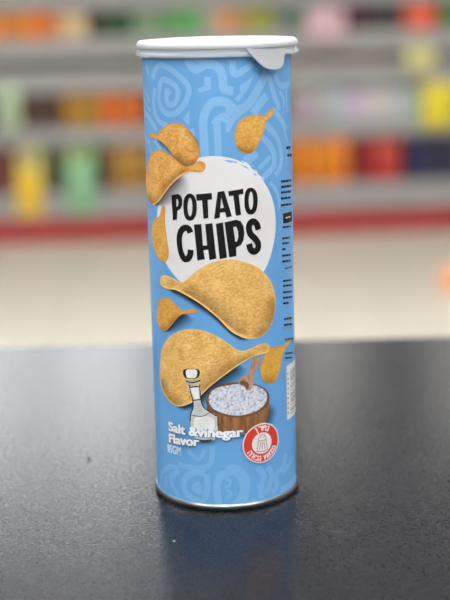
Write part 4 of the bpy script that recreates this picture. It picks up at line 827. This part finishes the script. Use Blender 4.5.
# ------------------------------------------------------------------ goods: bags, cartons, jars and tubs
def bag_bm(w, h, d):
    b_ = bmesh.new(); nx, nz = 10, 14
    grid = {}
    for side in (-1, 1):
        for i in range(nx + 1):
            for k in range(nz + 1):
                s = i / nx * 2 - 1; t = k / nz
                puff = (max(0, 1 - abs(s) ** 2.6) ** .6) * (max(0, 1 - abs(2 * min(max((t - .06) / .88, 0), 1) - 1) ** 3) ** .7)
                zz = t * h; ww = w / 2 * (1 - .05 * math.sin(math.pi * t))
                seal = .0015 if (t < .07 or t > .93) else .0008
                wob = .002 * math.sin(9 * s + 5 * t)
                grid[side, i, k] = b_.verts.new((s * ww, side * (d / 2 * puff + seal) + wob * puff, zz))
    for side in (-1, 1):
        for i in range(nx):
            for k in range(nz):
                q = [grid[side, i, k], grid[side, i + 1, k], grid[side, i + 1, k + 1], grid[side, i, k + 1]]
                b_.faces.new(q if side < 0 else q[::-1])
    for i in range(nx):
        b_.faces.new((grid[-1, i, nz], grid[-1, i + 1, nz], grid[1, i + 1, nz], grid[1, i, nz])); b_.faces.new((grid[-1, i + 1, 0], grid[-1, i, 0], grid[1, i, 0], grid[1, i + 1, 0]))
    for k in range(nz):
        b_.faces.new((grid[-1, 0, k], grid[-1, 0, k + 1], grid[1, 0, k + 1], grid[1, 0, k])); b_.faces.new((grid[-1, nx, k + 1], grid[-1, nx, k], grid[1, nx, k], grid[1, nx, k + 1]))
    return b_

def carton_bm(w, h, d):
    b_ = bmesh.new(); box(b_, -w / 2, w / 2, -d / 2, d / 2, 0, h - .002, min(.003, w * .1))
    box(b_, -w / 2 + .002, w / 2 - .002, -d / 2 + .002, d * .1, h - .002, h, .0005)   # closed top flap
    return b_

def jar_bm(w, h):
    b_ = bmesh.new(); r = w / 2
    lathe(b_, [(0, 0), (r * .9, 0), (r * .98, .006), (r, .015), (r, h * .72), (r * .93, h * .79), (r * .86, h * .82)], 32, 0)
    lathe(b_, [(r * .86, h * .82), (r * .92, h * .83), (r * .93, h * .97), (r * .88, h), (0, h)], 32, 1)
    return b_

mat_cache = {}
def goods_mat(c):
    k = tuple(c)
    if k not in mat_cache: mat_cache[k] = plain('pack_print', c, .45, vary=.12, scale=14)
    return mat_cache[k]
M['cap'] = plain('jar_cap_white', (.82, .84, .82), .5)
rot = Matrix.Rotation(GA, 4, 'Z'); base = Vector((0, GY, 0))
for kind, c, s, z, w, h, fy, label, group in GOODS:
    if kind == 'snack_bag': d = min(w * .6, .07)
    else: d = min(w, .09)
    hung = False
    if fy > 0: y = fy + d / 2 + .003
    elif z < .2: d = min(d, .045); y = .011 - d / 2 - .003          # stands on the base deck before the fence
    else: d = min(d, .045); y = -.008 - d / 2; hung = True          # hangs from a peg on the shelf edge
    if kind == 'snack_bag': b_ = bag_bm(w, h, d); ms = goods_mat(c)
    elif kind == 'snack_carton': b_ = carton_bm(w, h, d); ms = goods_mat(c)
    else: b_ = jar_bm(min(w, d), h); ms = [goods_mat(c), M['cap']]
    o = obj(kind, b_, ms, None, smooth=kind != 'snack_carton'); o.location = base + rot @ Vector((s, y, z + (0 if hung else .0006))); o.rotation_euler = (0, 0, GA)
    tag(o, label, {'snack_bag': 'bag', 'snack_carton': 'carton', 'snack_jar': 'jar'}[kind], group)
    if hung:                                                        # the strip behind it belongs to the shelving
        b_ = bmesh.new(); box(b_, s - .012, s + .012, -.004, -.0005, z, min(q for q in (.475, .722, .875, 1.109) if q > z + h * .45) - .001)
        obj('clip_strip', b_, M['shelf_grey'], gon, smooth=False)

# orange packet lying on the floor at the right photo edge
b_ = bag_bm(.17, .10, .06); o = obj('snack_bag', b_, goods_mat((.93, .66, .50)), None, (.93, 4.42, .0006))
tag(o, 'small orange bag on the cream floor at the right photo edge', 'bag')

# ------------------------------------------------------------------ world: even grey-white light of the rest of the shop
w = bpy.data.worlds.new('shop_ambient'); SC.world = w; w.use_nodes = True
w.node_tree.nodes['Background'].inputs['Color'].default_value = (.95, .97, 1., 1); w.node_tree.nodes['Background'].inputs['Strength'].default_value = .3

# ------------------------------------------------------------------ camera
PI_, RO, YA = 0.22553, -0.023869, 0.0020
fwd = Vector((math.sin(YA) * math.cos(PI_), math.cos(YA) * math.cos(PI_), -math.sin(PI_)))
rt = fwd.cross(Vector((0, 0, 1))).normalized(); up = rt.cross(fwd)
r2 = math.cos(RO) * rt + math.sin(RO) * up; u2 = -math.sin(RO) * rt + math.cos(RO) * up
cd = bpy.data.cameras.new('camera'); cam = bpy.data.objects.new('camera', cd); COL.objects.link(cam)
mw = Matrix((r2, u2, -fwd)).transposed().to_4x4(); mw.translation = Vector((0, -.67646, TABLE + .25634)); cam.matrix_world = mw
cd.sensor_fit = 'AUTO'; cd.sensor_width = 36; cd.lens = 36 * 1341.18 / 600
cd.clip_start = .02; cd.clip_end = 60
cd.dof.use_dof = True; cd.dof.focus_distance = .658; cd.dof.aperture_fstop = 5.3; cd.dof.aperture_blades = 0
SC.camera = cam
SC.view_settings.view_transform = 'Standard'; SC.view_settings.look = 'None'; SC.view_settings.gamma = 1; SC.view_settings.use_curve_mapping = False
SC.view_settings.exposure = 0.17
SC.cycles.use_denoising = True
SC.cycles.max_bounces = 8; SC.cycles.transparent_max_bounces = 24
